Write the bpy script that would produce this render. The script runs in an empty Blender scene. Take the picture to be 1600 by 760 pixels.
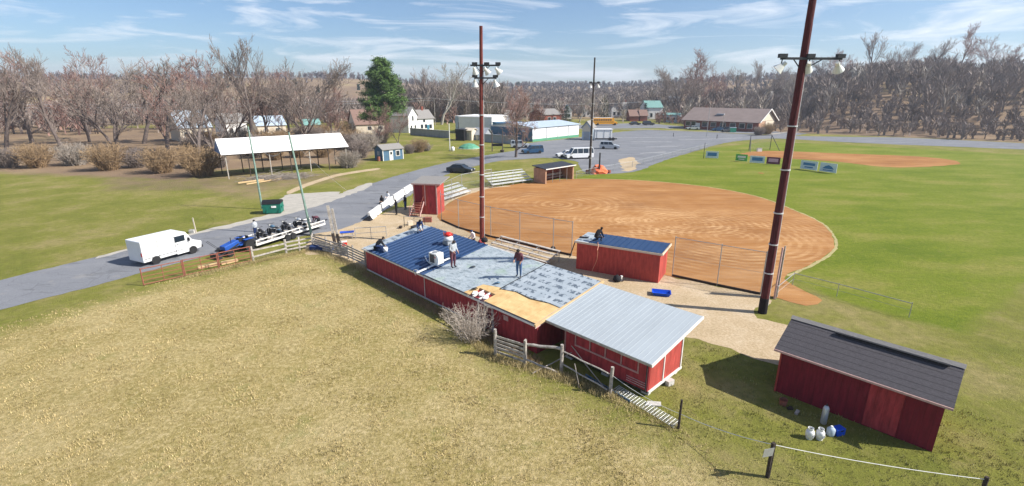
import bpy, bmesh, math, random
import numpy as np
from mathutils import Vector, Matrix

# ---------------------------------------------------------------- camera, world, sun, exposure
R = math.radians
F = 765.0; TH = R(17.1); CAMH = 13.0          # focal length (px of a 1600 px wide picture), pitch, height
SC = bpy.context.scene
COL = SC.collection
cd = bpy.data.cameras.new('camera'); cam = bpy.data.objects.new('camera', cd); COL.objects.link(cam)
cam.location = (0, 0, CAMH); cam.rotation_euler = (R(90) - TH, 0, 0)
cd.sensor_width = 36; cd.lens = F / 1600 * 36; cd.clip_start = .2; cd.clip_end = 9000
SC.camera = cam
SUN_EL = R(39.5); SUN_AZ = math.atan2(.98, -.20)   # measured clockwise from +Y
sdir = Vector((math.sin(SUN_AZ) * math.cos(SUN_EL), math.cos(SUN_AZ) * math.cos(SUN_EL), math.sin(SUN_EL)))
sl = bpy.data.lights.new('sun', 'SUN'); sl.energy = 5.0; sl.angle = R(.5); sl.color = (1, .955, .88)
so = bpy.data.objects.new('sun', sl); COL.objects.link(so); so.rotation_euler = sdir.to_track_quat('Z', 'Y').to_euler()
w = bpy.data.worlds.new('World'); SC.world = w; w.use_nodes = True
wn = w.node_tree; wn.nodes.clear()
def _n(t, **k):
    n = wn.nodes.new(t)
    for a, b in k.items(): setattr(n, a, b)
    return n
sky = _n('ShaderNodeTexSky', sky_type='NISHITA', sun_disc=False, sun_elevation=SUN_EL, sun_rotation=SUN_AZ, altitude=200, air_density=1.0, dust_density=.3, ozone_density=3.0)
wtc = _n('ShaderNodeTexCoord'); wmp = _n('ShaderNodeMapping'); wmp.inputs['Scale'].default_value = (1.6, 1.6, 13); wmp.inputs['Rotation'].default_value = (R(5), R(-9), 0)
wn1 = _n('ShaderNodeTexNoise'); wn1.inputs['Scale'].default_value = 2.3; wn1.inputs['Detail'].default_value = 9; wn1.inputs['Roughness'].default_value = .6; wn1.inputs['Distortion'].default_value = .9
wr = _n('ShaderNodeValToRGB'); wr.color_ramp.elements[0].position = .49; wr.color_ramp.elements[1].position = .68
wr.color_ramp.elements[1].color = (.72, .72, .72, 1)
wmix = _n('ShaderNodeMix', data_type='RGBA'); wmix.inputs[7].default_value = (11.0, 11.3, 11.8, 1)
wt = _n('ShaderNodeMix', data_type='RGBA', blend_type='MULTIPLY'); wt.inputs[0].default_value = 1; wt.inputs[7].default_value = (.93, 1.05, 1.2, 1)
bg = _n('ShaderNodeBackground'); bg.inputs['Strength'].default_value = .068
wo = _n('ShaderNodeOutputWorld')
L = wn.links.new
L(wtc.outputs['Generated'], wmp.inputs[0]); L(wmp.outputs[0], wn1.inputs['Vector']); L(wn1.outputs[0], wr.inputs[0])
L(sky.outputs[0], wt.inputs[6]); L(wt.outputs[2], wmix.inputs[6]); L(wr.outputs[0], wmix.inputs[0]); L(wmix.outputs[2], bg.inputs[0]); L(bg.outputs[0], wo.inputs[0])
SC.view_settings.view_transform = 'Standard'; SC.view_settings.look = 'None'; SC.view_settings.exposure = .66; SC.view_settings.gamma = 1
SC.view_settings.use_curve_mapping = False
SC.cycles.max_bounces = 5; SC.cycles.transparent_max_bounces = 16

# ---------------------------------------------------------------- helpers
def G(px, py, h=0.0):
    """where the sight line through a measured point of the picture meets height h"""
    u = (px - 800) / F; v = (380 - py) / F
    dy = math.cos(TH) + v * math.sin(TH); dz = -math.sin(TH) + v * math.cos(TH)
    t = (h - CAMH) / dz
    return Vector((u * t, dy * t, h))
def rnd(a, b): return random.uniform(a, b)

def mat(name, col, rough=.85, var=.12, scale=3.0, bump=0.0, bscale=30.0, metal=0.0, col2=None, mask=None, stretch=(1, 1, 1), spec=.3, detail=5, island=0.0):
    m = bpy.data.materials.new(name); m.use_nodes = True
    nt = m.node_tree; N = nt.nodes; Lk = nt.links.new
    p = N['Principled BSDF']; p.inputs['Roughness'].default_value = rough; p.inputs['Metallic'].default_value = metal
    p.inputs['Specular IOR Level'].default_value = spec
    tc = N.new('ShaderNodeTexCoord'); mp = N.new('ShaderNodeMapping'); mp.inputs['Scale'].default_value = stretch
    Lk(tc.outputs['Object'], mp.inputs[0])
    nz = N.new('ShaderNodeTexNoise'); nz.inputs['Scale'].default_value = scale; nz.inputs['Detail'].default_value = detail; nz.inputs['Roughness'].default_value = .65
    Lk(mp.outputs[0], nz.inputs['Vector'])
    rp = N.new('ShaderNodeValToRGB'); rp.color_ramp.elements[0].position = .3; rp.color_ramp.elements[1].position = .7
    a = [max(0, c * (1 - var)) for c in col]; b = [min(1, c * (1 + var)) for c in (col2 or col)]
    rp.color_ramp.elements[0].color = (*a, 1); rp.color_ramp.elements[1].color = (*b, 1)
    Lk(nz.outputs[0], rp.inputs[0]); out = rp.outputs[0]
    if island:
        ge = N.new('ShaderNodeNewGeometry'); mr = N.new('ShaderNodeMapRange'); mr.inputs[3].default_value = 1 - island; mr.inputs[4].default_value = 1 + island
        Lk(ge.outputs['Random Per Island'], mr.inputs[0])
        hs = N.new('ShaderNodeHueSaturation'); Lk(mr.outputs[0], hs.inputs['Value']); Lk(out, hs.inputs['Color']); out = hs.outputs[0]
    Lk(out, p.inputs['Base Color'])
    if bump:
        n2 = N.new('ShaderNodeTexNoise'); n2.inputs['Scale'].default_value = bscale; n2.inputs['Detail'].default_value = 4; Lk(mp.outputs[0], n2.inputs['Vector'])
        bp = N.new('ShaderNodeBump'); bp.inputs['Strength'].default_value = bump; bp.inputs['Distance'].default_value = .05
        Lk(n2.outputs[0], bp.inputs['Height']); Lk(bp.outputs[0], p.inputs['Normal'])
    return m

M = {}
def mk(n, *a, **k): M[n] = mat(n, *a, **k); return M[n]
# paints, timber, metals
mk('barn_red', (.35, .042, .048), .75, .42, 1.6, .25, 14, stretch=(3, 3, .6))
mk('barn_red_bright', (.40, .065, .052), .7, .32, 2.0, .15, 14, stretch=(3, 3, .6))
mk('dark_red', (.18, .012, .024), .7, .3, 1.8, .2, 12, stretch=(4, 4, .6))
mk('pink_trim', (.55, .36, .33), .8, .2, 6)
mk('white_paint', (.72, .70, .66), .6, .14, 3, .1, 20)
mk('cream', (.62, .54, .42), .7, .12, 3)
mk('old_wood', (.34, .30, .265), .9, .3, 5, .5, 22, stretch=(1, 1, 1), col2=(.46, .42, .37))
mk('dark_wood', (.055, .042, .035), .9, .4, 5, .4, 20)
mk('new_wood', (.60, .42, .22), .8, .14, 3, .1, 25)
mk('plywood', (.64, .40, .16), .8, .2, 1.3, .05, 20, col2=(.66, .46, .22))
mk('pole_red', (.155, .034, .026), .75, .35, 2.5, .35, 16, stretch=(2, 2, .5))
mk('pole_red_shaded', (.085, .016, .018), .75, .3, 2.5, .35, 16, stretch=(2, 2, .5))  # darker copy of pole_red: the near pole's shaded side put into its colour
mk('frame_pink', (.46, .25, .23), .8, .25, 6)
mk('tar_black', (.012, .009, .012), .8, .2)
mk('blue_metal', (.012, .048, .135), .36, .1, .8, metal=.25, spec=.5)
mk('grey_metal', (.46, .50, .52), .5, .07, .8, metal=.2, stretch=(1, .3, 1), spec=.4)
mk('galv', (.42, .43, .43), .45, .1, 4, metal=.5)
mk('pale_steel', (.62, .63, .62), .5, .12, 5, metal=.2)
mk('dark_steel', (.05, .05, .055), .5, .2, 4, metal=.4)
mk('rust', (.28, .10, .07), .9, .3, 8, .3, 40)
mk('black', (.012, .012, .014), .6, .1)
mk('rubber', (.022, .022, .023), .85, .2)
mk('glass_dark', (.02, .028, .035), .08, .05, spec=.7)
mk('concrete', (.50, .48, .44), .9, .13, 2.5, .2, 25)
mk('shingle', (.085, .078, .085), .9, .35, 9, .4, 30, stretch=(1, 5, 5))
mk('grey_shingle', (.25, .235, .22), .9, .2, 6, .3, 30, stretch=(1, 4, 4))
mk('brown_shingle', (.235, .15, .12), .9, .2, 3, .3, 30, stretch=(1, 4, 4))
mk('school_roof', (.25, .195, .175), .9, .12, .5, .1, 10)
mk('brick', (.24, .075, .05), .9, .2, 2, .2, 20)
mk('brick_tan', (.42, .25, .16), .9, .2, 2, .2, 20)
mk('teal', (.05, .20, .28), .6, .14, 2)
mk('slate_blue', (.075, .15, .23), .7, .14, 2, .1, 10)
mk('pale_blue_wall', (.42, .50, .58), .6, .1, 1)
mk('siding_white', (.78, .77, .75), .6, .06, 1)
mk('grey_wall', (.33, .35, .38), .7, .12, 1)
mk('green_paint', (.012, .16, .11), .5, .15, 3)
mk('green_trim', (.10, .30, .19), .6, .2, 3)
mk('roof_green', (.18, .33, .30), .6, .12, 2)
mk('verdigris', (.20, .30, .25), .6, .3, 5, .1, 20)
mk('canvas_white', (.86, .83, .82), .7, .04, .5)
mk('canvas_blue', (.17, .24, .42), .8, .1, 2)
mk('orange', (.75, .16, .06), .6, .15, 3)
mk('bus_yellow', (.72, .32, .02), .45, .08, 2)
mk('plastic_blue', (.01, .08, .55), .35, .15, 4)
mk('plastic_red', (.62, .03, .02), .4, .1, 4)
mk('plastic_white', (.78, .78, .76), .4, .06, 4)
mk('hose', (.62, .30, .2), .6, .1, 4)
mk('rope', (.8, .78, .72), .8, .05, 6)
mk('skin', (.42, .25, .17), .6, .08, 6)
mk('denim', (.06, .12, .24), .85, .2, 12)
mk('cloth_black', (.018, .018, .022), .9, .2, 12)
mk('cloth_grey', (.42, .44, .46), .9, .22, 10, .4, 14)
mk('cloth_maroon', (.12, .045, .06), .9, .2, 12)
mk('cloth_navy', (.02, .04, .12), .9, .2, 12)
mk('cloth_white', (.68, .68, .68), .9, .1, 12)
mk('cloth_red', (.34, .05, .05), .9, .1, 12)
mk('cloth_camo', (.22, .26, .22), .9, .4, 14)
mk('hair_dark', (.02, .014, .01), .8, .2, 20)
mk('car_silver', (.50, .53, .56), .3, .04, 2, metal=.4, spec=.5)
mk('car_white', (.78, .78, .78), .3, .03, 2, spec=.5)
mk('car_dark', (.03, .034, .04), .25, .1, 2, spec=.6)
mk('car_blue', (.025, .075, .15), .25, .1, 2, spec=.6)
mk('lamp_red', (.4, .01, .01), .3, .05)
mk('lamp_clear', (.75, .75, .7), .2, .05)
# plants
mk('bark', (.115, .09, .08), .95, .3, 6, .3, 12, col2=(.17, .135, .12))
mk('bark_pale', (.42, .38, .33), .95, .3, 4, .2, 12)
mk('twigs', (.265, .215, .185), .95, .25, .5, island=.25)
mk('twigs_red', (.29, .18, .15), .95, .25, .5, island=.25)
mk('tractor_blue', (.02, .085, .36), .4, .2, 3)
mk('shrub_twigs', (.50, .43, .36), .95, .2, 2, island=.25)
mk('twigs_pale', (.36, .31, .26), .95, .2, .8, island=.25)
mk('twigs_tan', (.34, .235, .135), .95, .2, .8, island=.3)
mk('needles', (.05, .105, .03), .8, .35, .5, col2=(.13, .21, .05), island=.4)
mk('far_twigs', (.19, .165, .17), .95, .2, .02, island=.2)
mk('needles_dark', (.03, .055, .028), .8, .3, .5, island=.35)
mk('needles_brown', (.19, .085, .045), .9, .3, .5, island=.3)
mk('sign_white', (.62, .72, .78), .5, .1, 4)
mk('sign_blue', (.05, .20, .42), .5, .1, 4)
mk('sign_green', (.10, .42, .08), .5, .1, 4)
mk('sign_maroon', (.13, .02, .06), .5, .1, 4)
mk('sign_pink', (.62, .35, .48), .5, .1, 4)

def panel_lines(m, axis, period, width, dark=.55, bump=.5):
    """narrow grooves or seams across a surface, every `period` metres of an object axis"""
    nt = m.node_tree; N = nt.nodes; Lk = nt.links.new; p = N['Principled BSDF']
    tc = N.new('ShaderNodeTexCoord'); sx = N.new('ShaderNodeSeparateXYZ'); Lk(tc.outputs['Object'], sx.inputs[0])
    fr = N.new('ShaderNodeMath'); fr.operation = 'PINGPONG'; fr.inputs[1].default_value = period / 2; Lk(sx.outputs[axis], fr.inputs[0])
    lt = N.new('ShaderNodeMath'); lt.operation = 'LESS_THAN'; lt.inputs[1].default_value = width; Lk(fr.outputs[0], lt.inputs[0])
    src = p.inputs['Base Color'].links[0].from_socket
    mx = N.new('ShaderNodeMix'); mx.data_type = 'RGBA'; mx.blend_type = 'MULTIPLY'; mx.inputs[7].default_value = (dark, dark, dark, 1)
    Lk(lt.outputs[0], mx.inputs[0]); Lk(src, mx.inputs[6]); Lk(mx.outputs[2], p.inputs['Base Color'])
    return m
panel_lines(M['siding_white'], 2, .3, .02, .82); panel_lines(M['pale_blue_wall'], 0, 1.2, .03, .8)
panel_lines(M['grey_wall'], 0, 2.4, .04, .7); panel_lines(M['shingle'], 1, .28, .02, .6); panel_lines(M['grey_metal'], 0, .6, .012, .88)
panel_lines(M['plywood'], 0, 1.22, .006, .5)
for k in ('barn_red', 'dark_red'): panel_lines(M[k], 0, .3, .006, .6)

class MB:
    """collects simple shapes; build() links them as one mesh object"""
    def __init__(s): s.v = []; s.f = []; s.mi = []; s.cur = 0
    def add(s, vs, fs):
        b = len(s.v); s.v += [tuple(x) for x in vs]; s.f += [tuple(b + i for i in f) for f in fs]; s.mi += [s.cur] * len(fs); return s
    def box(s, c, d, rz=0, rx=0, ry=0):
        m = Matrix.Translation(c) @ Matrix.Rotation(rz, 4, 'Z') @ Matrix.Rotation(ry, 4, 'Y') @ Matrix.Rotation(rx, 4, 'X')
        vs = [m @ Vector((d[0] / 2 * i, d[1] / 2 * j, d[2] / 2 * k)) for k in (-1, 1) for j in (-1, 1) for i in (-1, 1)]
        return s.add(vs, [(0, 2, 3, 1), (4, 5, 7, 6), (0, 1, 5, 4), (2, 6, 7, 3), (0, 4, 6, 2), (1, 3, 7, 5)])
    def bar(s, a, b, wd, th):
        a = Vector(a); b = Vector(b); d = b - a; l = d.length; q = d.to_track_quat('X', 'Z').to_matrix().to_4x4()
        m = Matrix.Translation((a + b) / 2) @ q
        vs = [m @ Vector((l / 2 * i, wd / 2 * j, th / 2 * k)) for k in (-1, 1) for j in (-1, 1) for i in (-1, 1)]
        return s.add(vs, [(0, 2, 3, 1), (4, 5, 7, 6), (0, 1, 5, 4), (2, 6, 7, 3), (0, 4, 6, 2), (1, 3, 7, 5)])
    def tube(s, a, b, r, r2=None, n=8, cap=True):
        a = Vector(a); b = Vector(b); r2 = r if r2 is None else r2
        q = (b - a).to_track_quat('Z', 'Y').to_matrix()
        vs = [a + q @ Vector((r * math.cos(t), r * math.sin(t), 0)) for t in [2 * math.pi * i / n for i in range(n)]]
        vs += [b + q @ Vector((r2 * math.cos(t), r2 * math.sin(t), 0)) for t in [2 * math.pi * i / n for i in range(n)]]
        fs = [(i, (i + 1) % n, n + (i + 1) % n, n + i) for i in range(n)]
        if cap: fs += [tuple(range(n - 1, -1, -1)), tuple(range(n, 2 * n))]
        return s.add(vs, fs)
    def path(s, pts, r, n=6):
        for a, b in zip(pts[:-1], pts[1:]): s.tube(a, b, r, n=n)
        return s
    def lathe(s, prof, c=(0, 0, 0), n=14, ax='Z'):
        vs = []
        for (r, z) in prof:
            for i in range(n):
                t = 2 * math.pi * i / n; p = (r * math.cos(t), r * math.sin(t), z)
                if ax == 'X': p = (p[2], p[0], p[1])
                if ax == 'Y': p = (p[0], p[2], p[1])
                vs.append((c[0] + p[0], c[1] + p[1], c[2] + p[2]))
        fs = [(k * n + i, k * n + (i + 1) % n, (k + 1) * n + (i + 1) % n, (k + 1) * n + i) for k in range(len(prof) - 1) for i in range(n)]
        fs += [tuple(range(n - 1, -1, -1)), tuple((len(prof) - 1) * n + i for i in range(n))]
        return s.add(vs, fs)
    def prism(s, poly, y0, y1, ax='Y'):
        """poly in (x,z) extruded along y (or (y,z) along x, (x,y) along z)"""
        n = len(poly)
        def P(a, b, c): return (a, c, b) if ax == 'Y' else ((c, a, b) if ax == 'X' else (a, b, c))
        vs = [P(a, b, y0) for a, b in poly] + [P(a, b, y1) for a, b in poly]
        return s.add(vs, [tuple(range(n - 1, -1, -1)), tuple(range(n, 2 * n))] + [(i, (i + 1) % n, n + (i + 1) % n, n + i) for i in range(n)])
    def slab(s, q, th):
        """four corners (top face), thickness downward"""
        q = [Vector(p) for p in q]; n = len(q)
        vs = q + [p - Vector((0, 0, th)) for p in q]
        return s.add(vs, [tuple(range(n)), tuple(range(2 * n - 1, n - 1, -1))] + [(i, n + i, n + (i + 1) % n, (i + 1) % n) for i in range(n)])
    def build(s, name, m, parent=None, bevel=0, smooth=False):
        me = bpy.data.meshes.new(name); me.from_pydata(s.v, [], s.f)
        for x in (m if isinstance(m, (list, tuple)) else [m]): me.materials.append(M[x] if isinstance(x, str) else x)
        for p, i in zip(me.polygons, s.mi): p.material_index = i; p.use_smooth = smooth
        bm = bmesh.new(); bm.from_mesh(me); bmesh.ops.recalc_face_normals(bm, faces=bm.faces)
        if bevel: bmesh.ops.bevel(bm, geom=bm.edges[:], offset=bevel, segments=2, affect='EDGES', profile=.5)
        bm.to_mesh(me); bm.free()
        o = bpy.data.objects.new(name, me); COL.objects.link(o)
        if parent is not None: o.parent = parent
        return o

def tag(o, label, cat, group=None, kind=None):
    if label: o['label'] = label
    if cat: o['category'] = cat
    if group: o['group'] = group
    if kind: o['kind'] = kind
    return o
def thing(name, label, cat, loc=(0, 0, 0), rz=0, group=None):
    o = bpy.data.objects.new(name, None); COL.objects.link(o); o.location = loc; o.rotation_euler = (0, 0, rz); o.empty_display_size = .3
    return tag(o, label, cat, group)
def part(name, mb, m, parent, **k): return mb.build(name, m, parent, **k)
def dup(root, loc, rz=0, label=None, group=None, sc=1.0):
    r = root.copy(); COL.objects.link(r); r.location = loc; r.rotation_euler = (0, 0, rz); r.scale = (sc, sc, sc)
    if label: r['label'] = label
    if group: r['group'] = group
    for ch in list(root.children):
        c = ch.copy(); COL.objects.link(c); c.parent = r
        for g in ch.children:
            d = g.copy(); COL.objects.link(d); d.parent = c
    return r
def npmesh(name, V, Fq, m, parent=None):
    me = bpy.data.meshes.new(name); k = Fq.shape[1]
    me.vertices.add(len(V)); me.vertices.foreach_set('co', np.asarray(V, np.float32).ravel())
    me.loops.add(Fq.size); me.loops.foreach_set('vertex_index', Fq.astype(np.int32).ravel())
    me.polygons.add(len(Fq)); me.polygons.foreach_set('loop_start', np.arange(0, Fq.size, k, dtype=np.int32)); me.polygons.foreach_set('loop_total', np.full(len(Fq), k, np.int32))
    me.update(calc_edges=True); me.materials.append(M[m] if isinstance(m, str) else m)
    o = bpy.data.objects.new(name, me); COL.objects.link(o)
    if parent is not None: o.parent = parent
    return o
# ---------------------------------------------------------------- ground, roads, paths, terrain
random.seed(7); RNG = np.random.default_rng(7)
def GP(*pp): return [tuple(G(a, b)[:2]) for a, b in pp]
def sstep(a, b, x): t = np.clip((x - a) / (b - a), 0, 1); return t * t * (3 - 2 * t)
def inpoly(X, Y, poly):
    c = np.zeros(X.shape, bool); n = len(poly)
    for i in range(n):
        x0, y0 = poly[i]; x1, y1 = poly[(i + 1) % n]
        m = ((y0 > Y) != (y1 > Y)) & (X < (x1 - x0) * (Y - y0) / (y1 - y0 + 1e-12) + x0); c ^= m
    return c
def sdist(X, Y, poly):
    d = np.full(X.shape, 1e9); n = len(poly)
    for i in range(n):
        x0, y0 = poly[i]; x1, y1 = poly[(i + 1) % n]; ex, ey = x1 - x0, y1 - y0
        t = np.clip(((X - x0) * ex + (Y - y0) * ey) / (ex * ex + ey * ey + 1e-9), 0, 1)
        d = np.minimum(d, np.hypot(X - x0 - t * ex, Y - y0 - t * ey))
    return np.where(inpoly(X, Y, poly), d, -d)
def hills(X, Y):
    r = np.hypot(X, Y); az = np.degrees(np.arctan2(X, Y))
    top = 31 - 10 * sstep(-19, -6, az) + 6 * sstep(10, 24, az)
    h = top * sstep(300, 800, r)
    h += 3.0 * np.sin(X * .011 + 1) * np.sin(Y * .008) * sstep(330, 700, r)
    h += 14 * sstep(26, 35, az) * sstep(188, 300, r) * (1 - sstep(300, 800, r) * .6)
    h += 5 * sstep(9, 17, az) * sstep(238, 330, r) * (1 - sstep(300, 800, r))
    return h
def hz(x, y): return float(hills(np.array([x]), np.array([y]))[0])

pasture = GP((294, 431), (393, 410), (470, 392), (490, 388), (530, 402), (572, 424), (640, 458), (700, 492), (770, 545), (822, 575), (880, 600), (955, 625), (1000, 645), (1060, 670), (1130, 705), (1200, 748), (1235, 790)) + [(9, 4), (-60, 4)] + GP((-160, 560), (-20, 515), (150, 468))
outfield = GP((880, 281), (930, 268), (985, 268), (1045, 248), (1110, 232), (1200, 222), (1310, 226), (1650, 245), (1700, 380), (1500, 520), (1307, 470), (1228, 432), (1270, 412), (1303, 378), (1240, 330), (1100, 292), (1000, 282))
worn2 = GP((-200, 262), (-200, 200), (560, 200), (600, 214), (590, 240), (556, 262), (500, 258), (340, 268), (294, 285), (150, 278))
worn = GP((294, 262), (420, 268), (540, 270), (560, 280), (430, 300), (410, 318), (294, 300), (150, 300), (150, 265))
# polar sheet around the viewpoint, fine near, coarse far
rr = np.concatenate([[0.01], 4 * 1.0135 ** np.arange(0, 475)]); aa = np.concatenate([np.linspace(-62, 62, 620), np.linspace(64, 296, 90)])
RR, AA = np.meshgrid(rr, np.radians(aa), indexing='ij'); X = RR * np.sin(AA); Y = RR * np.cos(AA); Z = hills(X, Y)
Z += np.where(RR < 60, .02 * np.sin(X * 1.3 + 2 * np.sin(Y * .7)) * np.sin(Y * 1.1), 0) * sstep(.3, 2.5, sdist(X, Y, pasture))
nr, na = X.shape; V = np.stack([X, Y, Z], -1).reshape(-1, 3)
I, J = np.meshgrid(np.arange(nr - 1), np.arange(na), indexing='ij'); J2 = (J + 1) % na
Fq = np.stack([I * na + J, (I + 1) * na + J, (I + 1) * na + J2, I * na + J2], -1).reshape(-1, 4)

def gmat(name, attr=True):
    m = bpy.data.materials.new(name); m.use_nodes = True; nt = m.node_tree; N = nt.nodes; Lk = nt.links.new
    p = N['Principled BSDF']; p.inputs['Roughness'].default_value = .95; p.inputs['Specular IOR Level'].default_value = .1
    tc = N.new('ShaderNodeTexCoord')
    def noise(s, det=5, ro=.6, st=None):
        n = N.new('ShaderNodeTexNoise'); n.inputs['Scale'].default_value = s; n.inputs['Detail'].default_value = det; n.inputs['Roughness'].default_value = ro
        if st:
            mp = N.new('ShaderNodeMapping'); mp.inputs['Scale'].default_value = st[:3]; mp.inputs['Rotation'].default_value = (0, 0, st[3]); Lk(tc.outputs['Object'], mp.inputs[0]); Lk(mp.outputs[0], n.inputs['Vector'])
        else: Lk(tc.outputs['Object'], n.inputs['Vector'])
        return n.outputs[0]
    def ramp(src, els):
        r = N.new('ShaderNodeValToRGB'); e = r.color_ramp.elements
        while len(e) < len(els): e.new(.5)
        for x, (q, c) in zip(e, els): x.position = q; x.color = (*c, 1)
        Lk(src, r.inputs[0]); return r.outputs[0]
    def mix(f, a, b, bt='MIX'):
        x = N.new('ShaderNodeMix'); x.data_type = 'RGBA'; x.blend_type = bt
        if isinstance(f, float): x.inputs[0].default_value = f
        else: Lk(f, x.inputs[0])
        for s, q in ((6, a), (7, b)):
            if isinstance(q, tuple): x.inputs[s].default_value = (*q, 1)
            else: Lk(q, x.inputs[s])
        return x.outputs[2]
    def bump(src, st, d):
        b = N.new('ShaderNodeBump'); b.inputs['Strength'].default_value = st; b.inputs['Distance'].default_value = d; Lk(src, b.inputs['Height']); Lk(b.outputs[0], p.inputs['Normal'])
    return m, nt, N, Lk, p, tc, noise, ramp, mix, bump
m, nt, N, Lk, p, tc, noise, ramp, mix, bump = gmat('grass_ground'); M['ground'] = m
lawn = ramp(noise(.16, 9, .68), [(.34, (.155, .175, .028)), (.5, (.225, .225, .045)), (.64, (.33, .275, .11))])
lawn = mix(ramp(noise(2.2, 6, .7), [(.35, (0, 0, 0)), (.75, (.7, .7, .7))]), lawn, (.12, .115, .032))
dry = ramp(noise(.22, 9, .7), [(.32, (.255, .215, .065)), (.46, (.40, .31, .125)), (.62, (.56, .44, .23))])
dry2 = ramp(noise(4.5, 8, .8), [(.38, (.13, .115, .035)), (.5, (.33, .265, .10)), (.62, (.62, .50, .28))])
dry = mix(.55, dry, dry2); dry = mix(ramp(noise(.5, 6, .7), [(.56, (0, 0, 0)), (.7, (.55, .55, .55))]), dry, (.17, .19, .05))
viv = ramp(noise(.09, 8, .65, (1, 2.2, 1, .4)), [(.33, (.13, .175, .012)), (.5, (.19, .225, .022)), (.66, (.28, .26, .06))])
viv = mix(ramp(noise(3.2, 7, .75), [(.38, (.55, .55, .55)), (.6, (0, 0, 0))]), viv, (.085, .12, .015)); viv = mix(ramp(noise(1.0, 7, .75), [(.55, (0, 0, 0)), (.72, (.5, .5, .5))]), viv, (.33, .28, .10))
lawn = mix(ramp(noise(.7, 7, .75), [(.54, (0, 0, 0)), (.72, (.5, .5, .5))]), lawn, (.34, .27, .12))
wood = ramp(noise(.02, 9, .7), [(.35, (.17, .12, .085)), (.52, (.27, .19, .12)), (.68, (.36, .28, .15))])
at = N.new('ShaderNodeAttribute'); at.attribute_name = 'zone'; sp = N.new('ShaderNodeSeparateColor'); Lk(at.outputs['Color'], sp.inputs[0])
def edge(ch, amp, s):
    a = N.new('ShaderNodeMath'); a.operation = 'MULTIPLY_ADD'; a.inputs[1].default_value = amp; Lk(noise(s, 5, .7), a.inputs[0]); Lk(sp.outputs[ch], a.inputs[2])
    b = N.new('ShaderNodeMapRange'); b.inputs[1].default_value = .25 + amp * .5; b.inputs[2].default_value = .75 + amp * .5; Lk(a.outputs[0], b.inputs[0]); return b.outputs[0]
c = mix(edge(0, .9, 1.1), lawn, dry); c = mix(edge(1, .5, .6), c, viv); c = mix(edge(2, .8, .35), c, wood)
Lk(c, p.inputs['Base Color']); bump(noise(9, 6, .75), .9, .12)
ground = npmesh('ground', V, Fq, 'ground'); tag(ground, None, None, kind='structure')
dryv = .35 * sstep(-1.2, .6, sdist(X, Y, pasture)) + .65 * sstep(.2, 4.0, sdist(X, Y, pasture)); vv = sstep(-1.5, 1.5, sdist(X, Y, outfield)); wv = np.maximum(np.maximum(sstep(215, 300, RR), .55 * np.maximum(sstep(-4, 4, sdist(X, Y, worn)), 1.6 * sstep(-5, 5, sdist(X, Y, worn2)))), sstep(24, 28, np.degrees(AA)) * (np.degrees(AA) < 90) * sstep(182, 200, RR) * (AA > 0))
ca = ground.data.color_attributes.new('zone', 'FLOAT_COLOR', 'POINT')
ca.data.foreach_set('color', np.stack([dryv, vv, wv, np.ones_like(wv)], -1).astype(np.float32).ravel())
for q in ground.data.polygons: pass
ground.data.polygons.foreach_set('use_smooth', np.ones(len(Fq), bool))

def sheet(name, pts, z, m, jit=.12, step=.7, smooth=True, kind='structure', thick=0):
    P = [Vector((a, b, 0)) for a, b in pts]; n = len(P); out = []
    for i in range(n):
        p0, p1, p2, p3 = P[i - 1], P[i], P[(i + 1) % n], P[(i + 2) % n]; k = max(1, min(60, int((p2 - p1).length / step)))
        for j in range(k):
            t = j / k
            q = .5 * ((2 * p1) + (-p0 + p2) * t + (2 * p0 - 5 * p1 + 4 * p2 - p3) * t * t + (-p0 + 3 * p1 - 3 * p2 + p3) * t ** 3) if smooth else p1.lerp(p2, t)
            out.append(q + Vector((rnd(-jit, jit), rnd(-jit, jit), 0)))
    bm = bmesh.new(); vs = [bm.verts.new((q.x, q.y, z)) for q in out]; f = bm.faces.new(vs)
    bmesh.ops.recalc_face_normals(bm, faces=[f])
    if f.normal.z < 0: f.normal_flip()
    bmesh.ops.triangulate(bm, faces=[f]); me = bpy.data.meshes.new(name); bm.to_mesh(me); bm.free(); me.materials.append(M[m])
    o = bpy.data.objects.new(name, me); COL.objects.link(o); tag(o, None, None, kind=kind); return o

M['asphalt_light'] = mat('asphalt_light', (.40, .37, .32), .9, .15, 1.2)
# sandy gravel yard and path
m, nt, N, Lk, p, tc, noise, ramp, mix, bump = gmat('gravel'); M['gravel'] = m
g1 = ramp(noise(.45, 9, .7), [(.3, (.36, .27, .15)), (.5, (.47, .355, .22)), (.7, (.56, .46, .33))])
g2 = ramp(noise(7, 6, .75), [(.38, (.24, .18, .10)), (.52, (.48, .37, .24)), (.66, (.68, .58, .45))])
Lk(mix(.4, g1, g2), p.inputs['Base Color']); bump(noise(14, 5, .7), .6, .05)
sheet('gravel_yard', GP((478, 396), (492, 366), (530, 352), (590, 336), (640, 322), (700, 318), (716, 345), (790, 372), (870, 392), (960, 405), (1050, 433), (1190, 462), (1206, 470), (1180, 486), (1185, 498), (1245, 512), (1250, 540), (1245, 575), (1215, 570), (1160, 553), (1105, 535), (1065, 528), (960, 505), (830, 470), (700, 455), (585, 425), (530, 406), (505, 398)), .008, 'gravel', .16, .5)
sheet('gravel_apron', GP((444, 306), (480, 302), (520, 300), (530, 303), (492, 320), (450, 330), (440, 322)), .006, 'asphalt_light', .3, .8)
sheet('path', GP((448, 300), (478, 287), (520, 274), (552, 268), (590, 263), (592, 265), (555, 271), (524, 277), (484, 290), (454, 303)), .010, 'gravel', .08, .8)
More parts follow.
